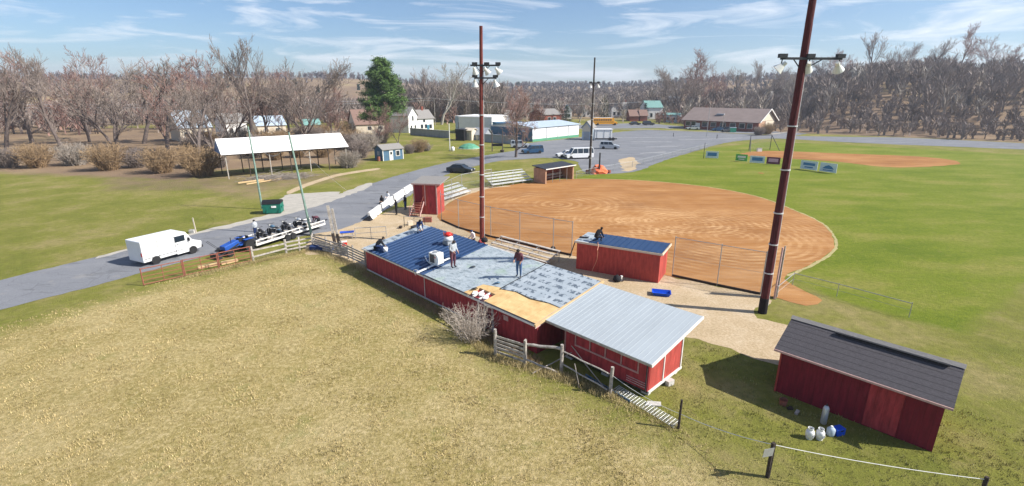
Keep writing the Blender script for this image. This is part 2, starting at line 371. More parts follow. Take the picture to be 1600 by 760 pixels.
# asphalt
m, nt, N, Lk, p, tc, noise, ramp, mix, bump = gmat('asphalt'); M['asphalt'] = m; p.inputs['Roughness'].default_value = .85
a1 = ramp(noise(.12, 8, .65, (1, 3, 1, .5)), [(.3, (.15, .155, .17)), (.55, (.205, .21, .225)), (.75, (.28, .28, .28))])
a2 = ramp(noise(12, 4, .7), [(.35, (.13, .135, .15)), (.65, (.28, .285, .30))])
ac = mix(.35, a1, a2)
vo = N.new('ShaderNodeTexVoronoi'); vo.feature = 'DISTANCE_TO_EDGE'; vo.inputs['Scale'].default_value = .28; wv0 = N.new('ShaderNodeVectorMath'); wv0.operation = 'ADD'; nn = N.new('ShaderNodeTexNoise'); nn.inputs['Scale'].default_value = .9; nn.inputs['Detail'].default_value = 5; Lk(tc.outputs['Object'], nn.inputs['Vector']); Lk(tc.outputs['Object'], wv0.inputs[0]); Lk(nn.outputs['Color'], wv0.inputs[1]); Lk(wv0.outputs[0], vo.inputs['Vector'])
ac = mix(ramp(vo.outputs['Distance'], [(.003, (.3, .3, .3)), (.010, (0, 0, 0))]), ac, (.05, .05, .055))
ac = mix(ramp(noise(.5, 3, .5, (.6, 1.7, 1, .8)), [(.60, (0, 0, 0)), (.64, (.4, .4, .4))]), ac, (.10, .105, .11)); ac = mix(ramp(noise(.33, 8, .75), [(.56, (0, 0, 0)), (.7, (.4, .4, .4))]), ac, (.36, .33, .28))
Lk(ac, p.inputs['Base Color']); bump(noise(40, 3, .7), .4, .01)
sheet('road', GP((-700, 606), (-160, 476), (-20, 443), (150, 402), (294, 368), (390, 345), (480, 322), (560, 294), (630, 272), (700, 254), (760, 243), (805, 236), (840, 236), (835, 247), (780, 252), (720, 266), (672, 284), (640, 306), (600, 330), (540, 356), (490, 366), (395, 385), (294, 408), (150, 446), (-20, 490), (-160, 527), (-700, 668)), .014, 'asphalt', .10, .6)
sheet('road_shoulder', GP((294, 366), (390, 343), (480, 320), (545, 298), (575, 286), (582, 290), (555, 302), (484, 326), (392, 349), (294, 369.5), (150, 404), (150, 402)), .018, 'asphalt_light', .25, .7)
sheet('parking_lot', GP((780, 250), (805, 235), (820, 225), (905, 215), (1000, 204), (1100, 207), (1215, 212), (1310, 214), (1450, 216), (1700, 224), (1700, 236), (1450, 228), (1310, 222), (1215, 217), (1150, 221), (1100, 232), (1040, 251), (1000, 266), (960, 272), (925, 273), (905, 262), (900, 252), (850, 247)), .022, 'asphalt', .25, 2)
sheet('far_road', GP((806, 203), (905, 196), (1000, 193), (1050, 196.5), (1150, 204), (1206, 206), (1235, 200), (1300, 191), (1450, 190), (1700, 190), (1700, 200), (1450, 200), (1330, 203), (1240, 208), (1205, 209.5), (1150, 208), (1050, 201), (905, 202)), .03, 'asphalt', .1, 3)
sheet('access_road', GP((1180, 214), (1230, 207), (1290, 199), (1310, 200), (1262, 209), (1215, 216)), .034, 'asphalt', .1, 2)
def stroke(name, a, b, wd, z, m, z2=None):
    a = Vector(a).to_2d() if len(a) > 2 else Vector(a); b = Vector(b).to_2d() if len(b) > 2 else Vector(b); n = (b - a).orthogonal().normalized() * wd / 2
    return sheet(name, [(a - n)[:], (b - n)[:], (b + n)[:], (a + n)[:]], z, m, .01, 2, False)
# pale kerbs / sidewalks along the far lot
for a, b, wd in (((900, 201.5), (1010, 203.4), 1.6), ((1010, 203.4), (1205, 210.5), 1.6), ((1205, 210.5), (1300, 197.5), 1.6), ((985, 196.5), (1050, 202), 1.2)):
    o = stroke('sidewalk', G(*a), G(*b), wd, .12, 'asphalt_light')
for x0, y0, x1, y1 in ((985, 222, 1050, 222), (1010, 230, 1060, 229), (950, 216, 1080, 214), (1000, 240, 1040, 238), (1060, 219, 1160, 216)):
    stroke('parking_line', G(x0, y0), G(x1, y1), .22, .027, 'white_paint')
sheet('sandy_patch', GP((968, 252), (985, 246), (997, 254), (990, 264), (976, 268)), .026, 'gravel', .5, 1.2)
# infield
m, nt, N, Lk, p, tc, noise, ramp, mix, bump = gmat('infield_dirt'); M['infield'] = m
d1 = ramp(noise(.10, 9, .65, (1, 1.6, 1, -.3)), [(.3, (.23, .095, .027)), (.5, (.32, .142, .042)), (.68, (.42, .215, .08))])
def rings(cx, cy, s, dist, w0=.42, w1=.62):
    mp = N.new('ShaderNodeMapping'); mp.inputs['Location'].default_value = (-cx, -cy, 0); Lk(tc.outputs['Object'], mp.inputs[0])
    wv_ = N.new('ShaderNodeTexWave'); wv_.wave_type = 'RINGS'; wv_.rings_direction = 'Z'; wv_.inputs['Scale'].default_value = s; wv_.inputs['Distortion'].default_value = dist; wv_.inputs['Detail'].default_value = 5; wv_.inputs['Detail Scale'].default_value = .35; wv_.inputs['Detail Roughness'].default_value = .65
    Lk(mp.outputs[0], wv_.inputs['Vector']); return wv_.outputs[0]
def region(cx, cy, r0, r1):
    v = N.new('ShaderNodeVectorMath'); v.operation = 'DISTANCE'; v.inputs[1].default_value = (cx, cy, 0); Lk(tc.outputs['Object'], v.inputs[0])
    q = N.new('ShaderNodeMapRange'); q.inputs[1].default_value = r0; q.inputs[2].default_value = r1; q.inputs[3].default_value = 1; q.inputs[4].default_value = 0; Lk(v.outputs['Value'], q.inputs[0]); return q.outputs[0]
def mul(a, b):
    x = N.new('ShaderNodeMath'); x.operation = 'MULTIPLY'
    for i, q in enumerate((a, b)):
        if isinstance(q, float): x.inputs[i].default_value = q
        else: Lk(q, x.inputs[i])
    return x.outputs[0]
col = d1; patch = ramp(noise(.2, 4, .6), [(.40, (0, 0, 0)), (.62, (1, 1, 1))])
for (cx, cy, s, dist, r0, r1) in ((G(1085, 350)[0], G(1085, 350)[1], .42, 4.0, 4, 16), (G(985, 345)[0], G(985, 345)[1], .5, 5.0, 3, 11), (G(1180, 375)[0] - 2, G(1180, 375)[1] + 1, .4, 3.5, 6, 16), (G(870, 320)[0], G(870, 320)[1], .28, 5.5, 4, 13)):
    rg = ramp(rings(cx, cy, s, dist), [(.35, (0, 0, 0)), (.8, (1, 1, 1))]); f = mul(mul(rg, region(cx, cy, r0, r1)), .6); f = mul(f, patch); f = mul(f, ramp(noise(1.1, 4, .7), [(.35, (.25, .25, .25)), (.6, (1, 1, 1))]))
    col = mix(f, col, (.62, .39, .19))
st = ramp(noise(.8, 5, .6, (.16, 2.6, 1, .18)), [(.4, (0, 0, 0)), (.7, (1, 1, 1))]); col = mix(mul(st, .34), col, (.54, .34, .19))
st = ramp(noise(1.4, 5, .7, (.3, 2.2, 1, -.5)), [(.5, (0, 0, 0)), (.75, (1, 1, 1))]); col = mix(mul(st, .4), col, (.26, .12, .04))
Lk(col, p.inputs['Base Color']); bump(noise(5, 6, .7), .5, .05)
infield = GP((688, 345), (686, 330), (716, 310), (760, 296), (830, 285), (900, 280), (1000, 282.5), (1100, 292), (1180, 307), (1240, 329), (1285, 351), (1303, 376), (1299, 393), (1270, 412), (1228, 431), (1238, 445), (1285, 470), (1260, 478), (1215, 466), (1190, 461), (1125, 447), (1050, 433), (960, 412), (870, 396), (800, 382), (750, 371), (716, 356))
sheet('infield_dirt', infield, .016, 'infield', .07, .6)
# pale turf edge left by dragging the infield
M['edge'] = mat('edge_grass', (.36, .31, .14), .95, .25, 3)
inc = Vector((sum(a for a, b in infield) / len(infield), sum(b for a, b in infield) / len(infield)))
rim = [Vector(q) for q in GP((716, 310), (760, 296), (830, 285), (900, 280), (1000, 282.5), (1100, 292), (1180, 307), (1240, 329), (1285, 351), (1303, 376), (1299, 393), (1270, 412), (1228, 431))]
sheet('turf_edge', [tuple(q) for q in rim] + [tuple(q + (q - inc).normalized() * .26) for q in reversed(rim)], .012, 'edge', .07, .5)
sheet('far_infield_dirt', GP((1160, 240), (1200, 236), (1310, 240), (1450, 246), (1500, 256), (1400, 262), (1307, 253), (1230, 248), (1165, 244)), .016, 'infield', .2, 1)
M['pad'] = mat('pad', (.40, .42, .46), .8, .15, 1.2)
sheet('paved_pad', GP((690, 303), (730, 296), (775, 291), (800, 291), (760, 296), (716, 310), (690, 322)), .02, 'gravel', .1, .8)

# ---------------------------------------------------------------- grass growing on the ground (uncountable)
def blades(name, poly, label, m, y0, y1, per, hgt, wdt, lean=.7, avoid=()):
    xs = []; bands = np.linspace(y0, y1, 16)
    for a, b in zip(bands[:-1], bands[1:]):
        half = 1.12 * b + 3; n = int(per * (2 * half) * (b - a) * (y0 / a) ** 1.3)
        xs.append(np.stack([RNG.uniform(-half, half, n), RNG.uniform(a, b, n)], -1))
    P = np.concatenate(xs); P = P[inpoly(P[:, 0], P[:, 1], poly)]
    for q in avoid: P = P[~inpoly(P[:, 0], P[:, 1], q)]
    clump = (np.sin(P[:, 0] * 1.9 + 2 * np.sin(P[:, 1] * 1.1)) * np.sin(P[:, 1] * 2.3 + np.sin(P[:, 0] * 1.7)) + 1) / 2
    k = RNG.random(len(P)) < .5 + .5 * clump; P = P[k]; cl = clump[k]; nb = 4
    C = np.repeat(P, nb, 0) + RNG.normal(0, .05, (len(P) * nb, 2)); n = len(C)
    hh = hgt * RNG.uniform(.4, 1.35, n) * (.6 + .7 * np.repeat(cl, nb)) * (1 + C[:, 1] / 90); an = RNG.uniform(0, 2 * np.pi, n); ww = wdt * RNG.uniform(.6, 1.3, n) * (1 + C[:, 1] / 45)
    d = np.stack([np.cos(an), np.sin(an)], -1); t = np.stack([-d[:, 1], d[:, 0]], -1); le = hh * RNG.uniform(.1, lean, n)
    V = np.zeros((n, 3, 3)); V[:, 0, :2] = C - t * ww[:, None]; V[:, 1, :2] = C + t * ww[:, None]; V[:, 2, :2] = C + d * le[:, None]; V[:, 2, 2] = hh
    V[:, :2, 2] = -.03
    return tag(npmesh(name, V.reshape(-1, 3), np.arange(n * 3).reshape(-1, 3), m), label, 'grass', kind='stuff')
mk('grass_dry', (.33, .265, .105), .9, .25, .5, island=.45, col2=(.53, .42, .22))
mk('grass_green', (.14, .17, .035), .9, .35, .3, island=.4, col2=(.34, .30, .11))
blades('pasture_grass', pasture, 'matted dry yellow grass covering the open pasture', 'grass_dry', 8.5, 46, 150, .06, .011)
lawnp = GP((1066, 530), (1105, 538), (1215, 572), (1245, 578), (1320, 600), (1500, 640)) + [(30, 8), (9.5, 6)] + GP((1200, 744), (1060, 668), (1005, 640), (1060, 590))
blades('lawn_grass', lawnp, 'rough green and straw coloured lawn beside the grey roofed shed', 'grass_green', 8.5, 26, 80, .075, .012)
# ---------------------------------------------------------------- plants
def segs_np(S, n=3):
    S = np.array(S, float).reshape(-1, 8); a = S[:, :3]; b = S[:, 3:6]; r0 = S[:, 6]; r1 = S[:, 7]
    d = b - a; d /= np.linalg.norm(d, axis=1)[:, None] + 1e-9
    up = np.where(np.abs(d[:, 2:3]) < .9, [[0, 0, 1.]], [[1., 0, 0]]); u = np.cross(d, up); u /= np.linalg.norm(u, axis=1)[:, None]; v = np.cross(d, u)
    t = 2 * np.pi * np.arange(n) / n; ring = np.cos(t)[None, :, None] * u[:, None] + np.sin(t)[None, :, None] * v[:, None]
    V = np.concatenate([a[:, None] + ring * r0[:, None, None], b[:, None] + ring * r1[:, None, None]], 1)
    base = (np.arange(len(S)) * 2 * n)[:, None]; i = np.arange(n); Fq = np.stack([i, (i + 1) % n, n + (i + 1) % n, n + i], -1)
    return V.reshape(-1, 3), (base[:, :, None] + Fq[None]).reshape(-1, 4)
def grow(seed, H, spread=.5, kids=(7, 5, 5, 4), minr=.02, trunk=.28, clear=.25, r0=None, stems=1, gnarl=.14, up=.2):
    rg = random.Random(seed); T = []; C = []; r0 = r0 or H * .022
    def br(p, d, ln, r, lv):
        k = 4 if lv == 0 else (3 if lv < 3 else 2); pts = []; q = p
        for i in range(k):
            d = (d + Vector((rg.gauss(0, gnarl), rg.gauss(0, gnarl), rg.gauss(0, gnarl * .6) + up * (lv > 0)))).normalized()
            e = q + d * ln / k; ra = r * (1 - .65 * i / k); rb = r * (1 - .65 * (i + 1) / k)
            (T if lv < 2 else C).append((*q, *e, max(ra, minr), max(rb, minr * .8))); pts.append((q, e, d, rb)); q = e
        if lv < len(kids):
            for j in range(kids[lv]):
                f = (clear if lv == 0 else .2) + (1 - (clear if lv == 0 else .2)) * (j + rg.random()) / kids[lv]; i = min(k - 1, int(f * k)); a, b, dd, rb = pts[i]; s = a.lerp(b, f * k - i)
                ax = Vector((rg.gauss(0, 1), rg.gauss(0, 1), rg.gauss(0, .4))); ax = (ax - ax.dot(dd) * dd).normalized()
                an = rg.uniform(.55, 1.0) * spread * 1.9; nd = (dd * math.cos(an) + ax * math.sin(an)).normalized()
                br(s, nd, ln * rg.uniform(.42, .66) * (1.15 - .35 * f), max(rb * .62, minr), lv + 1)
    for s in range(stems):
        a = 2 * math.pi * s / max(1, stems) + rg.random(); dv = Vector((math.cos(a), math.sin(a), 0)) * (.35 if stems > 1 else .03)
        br(Vector((dv.x * .3, dv.y * .3, -.1)), (Vector((0, 0, 1)) + dv).normalized(), H * .72 * (1 if s == 0 else rg.uniform(.75, 1)), r0 * (1 if stems == 1 else .7), 0)
    return T, C
def tree_meshes(name, T, C, bark, tw):
    a = npmesh(name, *segs_np(T, 6), bark); b = npmesh('crown', *segs_np(C, 3), tw); me = (a.data, b.data)
    bpy.data.objects.remove(a); bpy.data.objects.remove(b); return me
def put_tree(kind, me, loc, label, group=None, rz=0, sc=1.0, cat='tree', names=('trunk', 'crown')):
    t = thing(kind, label, cat, loc, rz, group); t.scale = (sc * rnd(.82, 1.18), sc * rnd(.82, 1.18), sc * rnd(.93, 1.07))
    for n, d in zip(names, me):
        o = bpy.data.objects.new(n, d); COL.objects.link(o); o.parent = t
    return t
BT = [tree_meshes('trunk', *grow(11 + i, 14, sp, kd, mr, clear=cl, stems=st), bk, tw) for i, (sp, kd, mr, cl, st, bk, tw) in enumerate([
    (.42, (9, 6, 5, 4), .022, .22, 1, 'bark', 'twigs'), (.5, (8, 6, 5, 4), .024, .16, 2, 'bark', 'twigs_red'), (.34, (9, 6, 5, 4), .02, .3, 1, 'bark', 'twigs'),
    (.55, (9, 6, 6, 4), .024, .15, 1, 'bark', 'twigs_red'), (.45, (8, 5, 5, 4), .022, .3, 1, 'bark_pale', 'twigs_pale'), (.48, (7, 6, 5, 4), .022, .15, 3, 'bark', 'twigs')])]
mid_x = lambda px, d, y=150: ((px - 800) / F) * d      # bearing of a measured column, d metres along the view axis
TL = 'bare winter trees across the lot and the left edge'
# (column, base row, prototype, height, label)
trees = [
 (308, 262, 0, 15, 'tall bare grey tree nearest the left edge, beyond the brown brush'),
 (362, 225, 1, 20, 'many stemmed bare tree rising over the left end of the white canopy'),
 (392, 228, 2, 19, 'slim upright bare tree between the two green poles over the canopy'),
 (478, 226, 5, 19, 'big dark forked bare tree behind the right half of the white canopy'),
 (455, 222, 3, 14, 'low spreading bare tree just left of the dark forked tree'),
 (420, 222, 0, 14, 'medium bare tree above the middle of the white canopy roof'),
 (518, 222, 3, 11, 'short reddish bare tree behind the right end of the canopy'),
 (335, 238, 5, 13, 'dark bare tree at the left gable end of the white canopy'),
 (588, 232, 3, 7.5, 'reddish bare tree in front of the brown roofed building'),
 (622, 224, 1, 6.5, 'small ruddy tree between the brown roof and the white house'),
 (690, 195, 4, 19, 'pale trunked sycamore behind the small white house'),
 (668, 190, 2, 17, 'bare tree just left of the pale trunked sycamore'),
 (715, 192, 0, 16, 'bare tree above the blue and white flat roofed building'),
 (806, 246, 3, 10.5, 'spreading bare street tree in front of the teal trailer'),
 (812, 195, 1, 11, 'ruddy bare tree behind the right end of the teal trailer'),
 (775, 190, 5, 11, 'ruddy bare tree left of the street tree, behind the flat roofed building'),
 (905, 192, 4, 10, 'pale bare tree just left of the farthest light pole'),
 (1062, 186, 5, 22, 'bare tree left of the long brick school'),
 (1085, 184, 3, 24, 'round topped bare tree, tallest above the school roof'),
 (1110, 182, 1, 20, 'bare tree behind the left half of the school roof'),
 (1040, 184, 2, 17, 'slim bare tree beside the green roofed church'),
 (1148, 178, 0, 19, 'bare tree behind the middle of the school roof'),
 (1180, 176, 2, 22, 'slim bare tree above the school gable'),
 (1215, 180, 5, 19, 'bare tree just left of the tall nearest light pole'),
 (1235, 186, 4, 15, 'pale bare tree on the slope, hidden partly by the nearest light pole'),
 (1262, 176, 0, 19, 'bare tree on the shaded slope right of the nearest light pole'),
 (1295, 172, 1, 20, 'bare tree on the shaded slope at the right edge'),
]
for px, py, k, h, lab in trees:
    g = G(px, py); r = g.to_2d().length
    put_tree('bare_tree', BT[k], (g.x, g.y, hz(g.x, g.y)), lab, TL, rnd(0, 6.28), h * (1.1 if px < 560 or px > 1030 else 1.2) / 13.0)
# trees beyond the two sides of the photograph
offs = [(262, 240, 3, 16), (225, 225, 0, 19), (180, 232, 5, 17), (140, 222, 1, 20), (95, 228, 2, 18), (50, 224, 3, 18), (10, 235, 0, 16), (1345, 178, 2, 20), (1390, 176, 5, 19), (1430, 181, 0, 18), (1480, 184, 3, 20), (1530, 180, 1, 19), (1580, 186, 2, 18)]
side = ['first', 'second', 'third', 'fourth', 'fifth', 'sixth', 'seventh']
for i, (px, py, k, h) in enumerate(offs):
    g = G(px, py); sd, j = ('far left', i) if px < 400 else ('far right', i - 7)
    nth = ['first', 'second', 'third', 'fourth', 'fifth', 'sixth', 'outermost'][j]
    put_tree('bare_tree', BT[k], (g.x, g.y, hz(g.x, g.y)), f'bare tree at the {sd} of the view, {nth} counting outwards from the middle', TL, rnd(0, 6.28), h * 1.12 / 13.0)

def needle_mass(seed, H, Rb, n, shape, sz, rows=16, base=.12):
    """needle fans massed on whorls of drooping boughs: uneven outline, gaps between the boughs"""
    rg = random.Random(seed); V = []; T = [(0, 0, -.2, 0, 0, H * .95, H * .02, .03)]
    for w_ in range(rows):
        t = base + (1 - base) * (w_ + rg.random() * .7) / rows; z = t * H; ro = Rb * shape(t)
        for b in range(rg.randint(5, 8)):
            a = rg.uniform(0, 6.283); ln = ro * rg.uniform(.55, 1.12); dz = ln * rg.uniform(-.15, .22)
            T.append((0, 0, z, math.cos(a) * ln, math.sin(a) * ln, z + dz, H * .004 + .02, .012))
            for k in range(int(n / (rows * 6.5) * (ln / (Rb * .6) + .2))):
                f = rg.uniform(.25, 1.05); c = Vector((math.cos(a) * ln * f, math.sin(a) * ln * f, z + dz * f)) + Vector((rg.gauss(0, sz * .9), rg.gauss(0, sz * .9), rg.gauss(0, sz * .6)))
                u = Vector((rg.gauss(0, 1), rg.gauss(0, 1), rg.gauss(0, .6))).normalized() * sz * rg.uniform(.4, 1); q = Vector((rg.gauss(0, 1), rg.gauss(0, 1), rg.gauss(0, 1))).normalized() * sz * .35
                V += [c - u, c + q, c + u]
    return T, np.array([tuple(x) for x in V])
def evergreen(name, seed, H, Rb, n, shape, sz, m, loc, label, cat='tree', group=None, rows=16, base=.12):
    T, V = needle_mass(seed, H, Rb, n, shape, sz, rows, base); t = thing(name, label, cat, loc, 0, group)
    a = npmesh('trunk', *segs_np(T, 5), 'bark', t); b = npmesh('crown', V, np.arange(len(V)).reshape(-1, 3), m, t); return t
g = G(604, 214)
evergreen('pine_tree', 3, 22.5, 9.2, 42000, lambda t: min(1, .55 + t * 1.5) * (1.08 - t) ** .62 * (1 if t < .93 else .7), .62, 'needles', (g.x, g.y, 0), 'large dark green pine standing above the brown roofed building', rows=22, base=.24)
sm = [(885, 194, 8, 2.6, 'needles_dark', 'dark conical evergreen left of the farthest light pole'), (945, 190, 11, 3.2, 'needles_dark', 'conical evergreen just behind the yellow school bus'), (1007, 188, 8, 2.2, 'needles_dark', 'small dark evergreen beside the green roofed church'),
      (838, 196, 9, 4.2, 'needles_brown', 'rusty brown evergreen left of the brick and white building')]
for i, (px, py, h, rb, m_, lab) in enumerate(sm):
    g = G(px, py); evergreen('evergreen_tree', 40 + i, h, rb, 2200, lambda t: 1.05 * (1 - t) ** .8 + .05, .35, m_, (g.x, g.y, hz(g.x, g.y)), lab, rows=12, base=.05)

def bush_mesh(seed, H, Rb, n, tw, minr=.012):
    rg = random.Random(seed); S = []
    for i in range(n):
        a = rg.uniform(0, 6.283); q = Vector((math.cos(a), math.sin(a), 0)) * rg.uniform(0, Rb * .35); ln = H * rg.uniform(.5, 1.0); lean = rg.uniform(.05, .9) * Rb / H
        d = Vector((math.cos(a) * lean, math.sin(a) * lean, 1)).normalized(); r = minr * 1.8; s = 4
        for k in range(s):
            d = (d + Vector((rg.gauss(0, .17), rg.gauss(0, .17), rg.gauss(0, .08)))).normalized(); e = q + d * ln / s; S.append((*q, *e, r, r * .75))
            for j in range(3):
                dd = (d + Vector((rg.gauss(0, .6), rg.gauss(0, .6), rg.gauss(0, .4)))).normalized(); l2 = ln * rg.uniform(.12, .3); S.append((*q.lerp(e, rg.random()), *(q + dd * l2), minr * .9, minr * .5))
            q = e; r *= .75
    o = npmesh('branches', *segs_np(S, 3), tw); me = o.data; bpy.data.objects.remove(o); return me
def bush(name, me, loc, label, sc=1.0, rz=0, group=None, cat='bush'):
    o = bpy.data.objects.new(name, me); COL.objects.link(o); o.location = loc; o.scale = (sc, sc, sc); o.rotation_euler = (0, 0, rz); return tag(o, label, cat, group)
BSH = [bush_mesh(5, 3.0, 2.2, 230, 'twigs_tan', .02), bush_mesh(6, 2.6, 2.0, 230, 'twigs', .02), bush_mesh(8, 2.8, 2.6, 260, 'twigs_pale', .02)]
bl = [(318, 275, 0, 1.7, 'large tan brush clump at the left edge below the bare trees'), (300, 262, 0, 1.5, 'tan brush clump half cut by the left edge of the view'), (345, 262, 1, .9, 'brown bush at the left end of the shelter'),
 (545, 262, 2, 1.2, 'pale brush just right of the white canopy end'), (562, 247, 1, 1.6, 'brown bush left of the small blue shed'), (575, 236, 2, 1.7, 'greyish brush behind the small blue shed'), (553, 232, 0, 1.7, 'tan brush between the canopy and the blue shed'),
 (596, 224, 1, 1.6, 'dark brush under the reddish bare tree'), (640, 240, 1, .9, 'small bush right of the small blue shed'), (655, 238, 0, 1.1, 'rounded tan shrub on the lawn right of the blue shed'), (667, 236, 2, .7, 'low pale shrub at the right of the rounded tan shrub'),
 (400, 247, 1, 1.3, 'brush seen through the left posts of the shelter'), (430, 250, 0, 1.4, 'tan brush seen through the middle posts of the shelter'), (465, 246, 0, 1.3, 'tan brush behind the shelter right of the second green pole'), (505, 246, 0, 1.2, 'tan brush behind the right posts of the shelter'),
 (540, 216, 0, 1.8, 'yellowish brush behind the right end of the canopy roof'), (1185, 212, 1, 1.2, 'bare bush at the corner of the school gable'), (1198, 210, 0, 1.3, 'tan bush in front of the school gable')]
for i, (px, py, k, sc, lab) in enumerate(bl):
    g = G(px, py); bush('brush', BSH[k], (g.x, g.y, 0), lab, sc, i * 1.3, 'brush clumps')
rg_ = random.Random(12)
for i in range(26):
    px = rg_.uniform(296, 556); py = rg_.uniform(214, 244); g = G(px, py); bush('brush', BSH[rg_.randrange(3)], (g.x, g.y, 0), 'brown brush filling the ground between the left houses and the white canopy', rg_.uniform(1.0, 1.7), i, 'brush thicket behind the canopy')
for i, (px, py, k, sc) in enumerate([(255, 270, 0, 1.6), (215, 262, 1, 1.5), (170, 266, 0, 1.7), (120, 258, 2, 1.6), (60, 262, 0, 1.6), (15, 262, 1, 1.5)]):
    g = G(px, py); bush('brush', BSH[k], (g.x, g.y, 0), f'brush clump beyond the left side, {side[i]} one outwards', sc, i * 1.7, 'brush clumps')
# foreground shrub against the long red wall
g = G(738, 527); bush('bare_shrub', bush_mesh(21, 2.3, 2.3, 150, 'shrub_twigs', .0075), (g.x, g.y, 0), 'leafless pale shrub growing against the long red wall', 1.0, .4)
# brush and debris under the shelter
S = []
for i in range(700):
    t = random.random(); a = G(395 + t * 75, 283 - t * 6); q = a + Vector((random.gauss(0, 1.2), random.gauss(0, .8), abs(random.gauss(0, .35)))); an = rnd(-.6, .9); l_ = rnd(.5, 1.8)
    S.append((*q, *(q + Vector((math.cos(an) * l_, math.sin(an) * l_, rnd(-.2, .3)))), .03, .015))
tag(npmesh('brush_pile', *segs_np(S, 3), 'twigs_pale'), 'long pile of cut branches on the grass in front of the shelter', 'brush pile')
# weeds along the foot of the long wall
S = []
for i in range(4200):
    t = random.random() ** .8; q = Vector((-11.1, 34.9, 0)).lerp(Vector((1.5, 22.0, 0)), t) + Vector((random.gauss(-.25, .22), random.gauss(-.3, .22), 0)); h_ = rnd(.08, .35)
    S.append((*q, *(q + Vector((rnd(-.12, .12), rnd(-.12, .12), h_))), .008, .003))
tag(npmesh('weeds', *segs_np(S, 3), 'twigs_tan'), 'dead weeds along the foot of the long red wall', 'weeds', kind='stuff')

S = []
for A_, B_, n_, h0 in ((G(772, 560), G(880, 592), 1500, .34), (G(880, 590), G(960, 622), 1400, .3), (G(393, 412), G(490, 391), 1100, .3), (G(492, 392), G(572, 424), 1300, .34), (G(294, 434), G(393, 412), 900, .28), (G(955, 622), G(1060, 672), 500, .2), (G(716, 512), G(772, 560), 1500, .3)):
    for i in range(n_):
        q = A_.lerp(B_, random.random()) + Vector((random.gauss(0, .22), random.gauss(0, .22), 0)); h_ = rnd(.08, h0)
        S.append((*q, *(q + Vector((rnd(-.14, .14), rnd(-.14, .14), h_))), .008, .003))
tag(npmesh('fence_weeds', *segs_np(S, 3), 'grass_dry'), 'long dead grass standing along the pasture fences', 'weeds', kind='stuff')
# low leafy clumps and stones at the foot of the shrub and gate
# ---------------------------------------------------------------- far woods (reads as one mass)
def woods(name, label, n, r0, r1, az0, az1, hh, nt_, m, pw=1.0, minr=.05, keep=None):
    rg = np.random.default_rng(hash(name) % 1000 if False else len(name) * 17 + n); V = []
    r = np.sqrt(rg.uniform(r0 ** 2, r1 ** 2, n)) if pw == 1 else r0 + (r1 - r0) * rg.random(n) ** pw; az = np.radians(rg.uniform(az0, az1, n)); x = r * np.sin(az); y = r * np.cos(az)
    if keep is not None: k = keep(x, y); x, y, r = x[k], y[k], r[k]; n = len(x)
    z = hills(x, y); H_ = hh * rg.uniform(.6, 1.25, n); th = 2 * minr + r * .0004
    # trunk + upswept twigs, each a thin tapering blade
    cx = np.repeat(x, nt_); cy = np.repeat(y, nt_); cz = np.repeat(z, nt_); Hh = np.repeat(H_, nt_); tw = np.repeat(th, nt_); k = n * nt_
    a = rg.uniform(0, 6.283, k); f = rg.uniform(.18, .85, k); f[::nt_] = 0; ln = Hh * rg.uniform(.18, .48, k) * (1.15 - .6 * f); lean = rg.uniform(.25, 1.2, k); lean[::nt_] = .03; ln[::nt_] = H_ * .95
    rad = np.where(f == 0, 0, rg.uniform(0, .16, k)) * Hh; bx = cx + np.cos(a) * rad; by = cy + np.sin(a) * rad; bz = cz + f * Hh
    d = np.stack([np.cos(a) * lean, np.sin(a) * lean, np.ones(k)], -1); d /= np.linalg.norm(d, axis=1)[:, None]
    an2 = rg.uniform(0, 6.283, k); s = np.stack([np.cos(an2), np.sin(an2), rg.normal(0, .3, k)], -1) * (tw * np.where(f == 0, 2.2, rg.uniform(.6, 1.3, k)))[:, None]
    B = np.stack([bx, by, bz], -1); Tn = B + d * ln[:, None]; Vt = np.stack([B - s, B + s, Tn], 1).reshape(-1, 3)
    return tag(npmesh(name, Vt, np.arange(len(Vt)).reshape(-1, 3), m), label, 'woods', kind='stuff')
woods('left_woods', 'reddish grey bare woods filling the slope behind the left trees', 420, 205, 330, -60, -16, 9, 90, 'twigs')
woods('ruddy_woods', 'ruddy bare woods mixed into the left and middle distance', 300, 210, 380, -60, 6, 8, 90, 'twigs_red')
woods('middle_woods', 'grey brown bare woods behind the white house and flat roofed building', 360, 200, 330, -14, -1, 15, 110, 'twigs', keep=lambda x, y: np.hypot(x, y) > 225)
woods('pale_woods', 'pale stemmed bare woods scattered in the distance', 200, 225, 400, -60, 60, 10, 90, 'twigs_pale')
woods('valley_woods', 'low bare woods across the valley behind the bus and church', 1000, 262, 560, -1, 18, 8, 80, 'twigs')
woods('school_woods', 'dense bare woods on the rise behind the long brick school', 560, 215, 400, 19, 60, 9, 110, 'twigs')
woods('slope_thicket', 'low dense brown thicket covering the right hand slope', 1500, 192, 320, 25.5, 62, 4, 46, 'twigs')
woods('school_thicket', 'low brown thicket along the rise behind the school', 420, 225, 330, 16, 26, 4, 46, 'twigs_red')
woods('hill_woods', 'hazy bare woods covering the distant hills', 5200, 480, 1200, -62, 62, 8, 30, 'far_twigs', minr=.12, keep=lambda x, y: np.sin(x * .013 + 2 * np.sin(y * .006)) + .5 * np.sin(y * .02) > -.25 - .9 * (np.degrees(np.arctan2(x, y)) > -9))
woods('hill_cedars', 'dark evergreens dotted through the distant hill woods', 130, 450, 950, -40, 62, 7, 60, 'needles_dark', minr=.3)
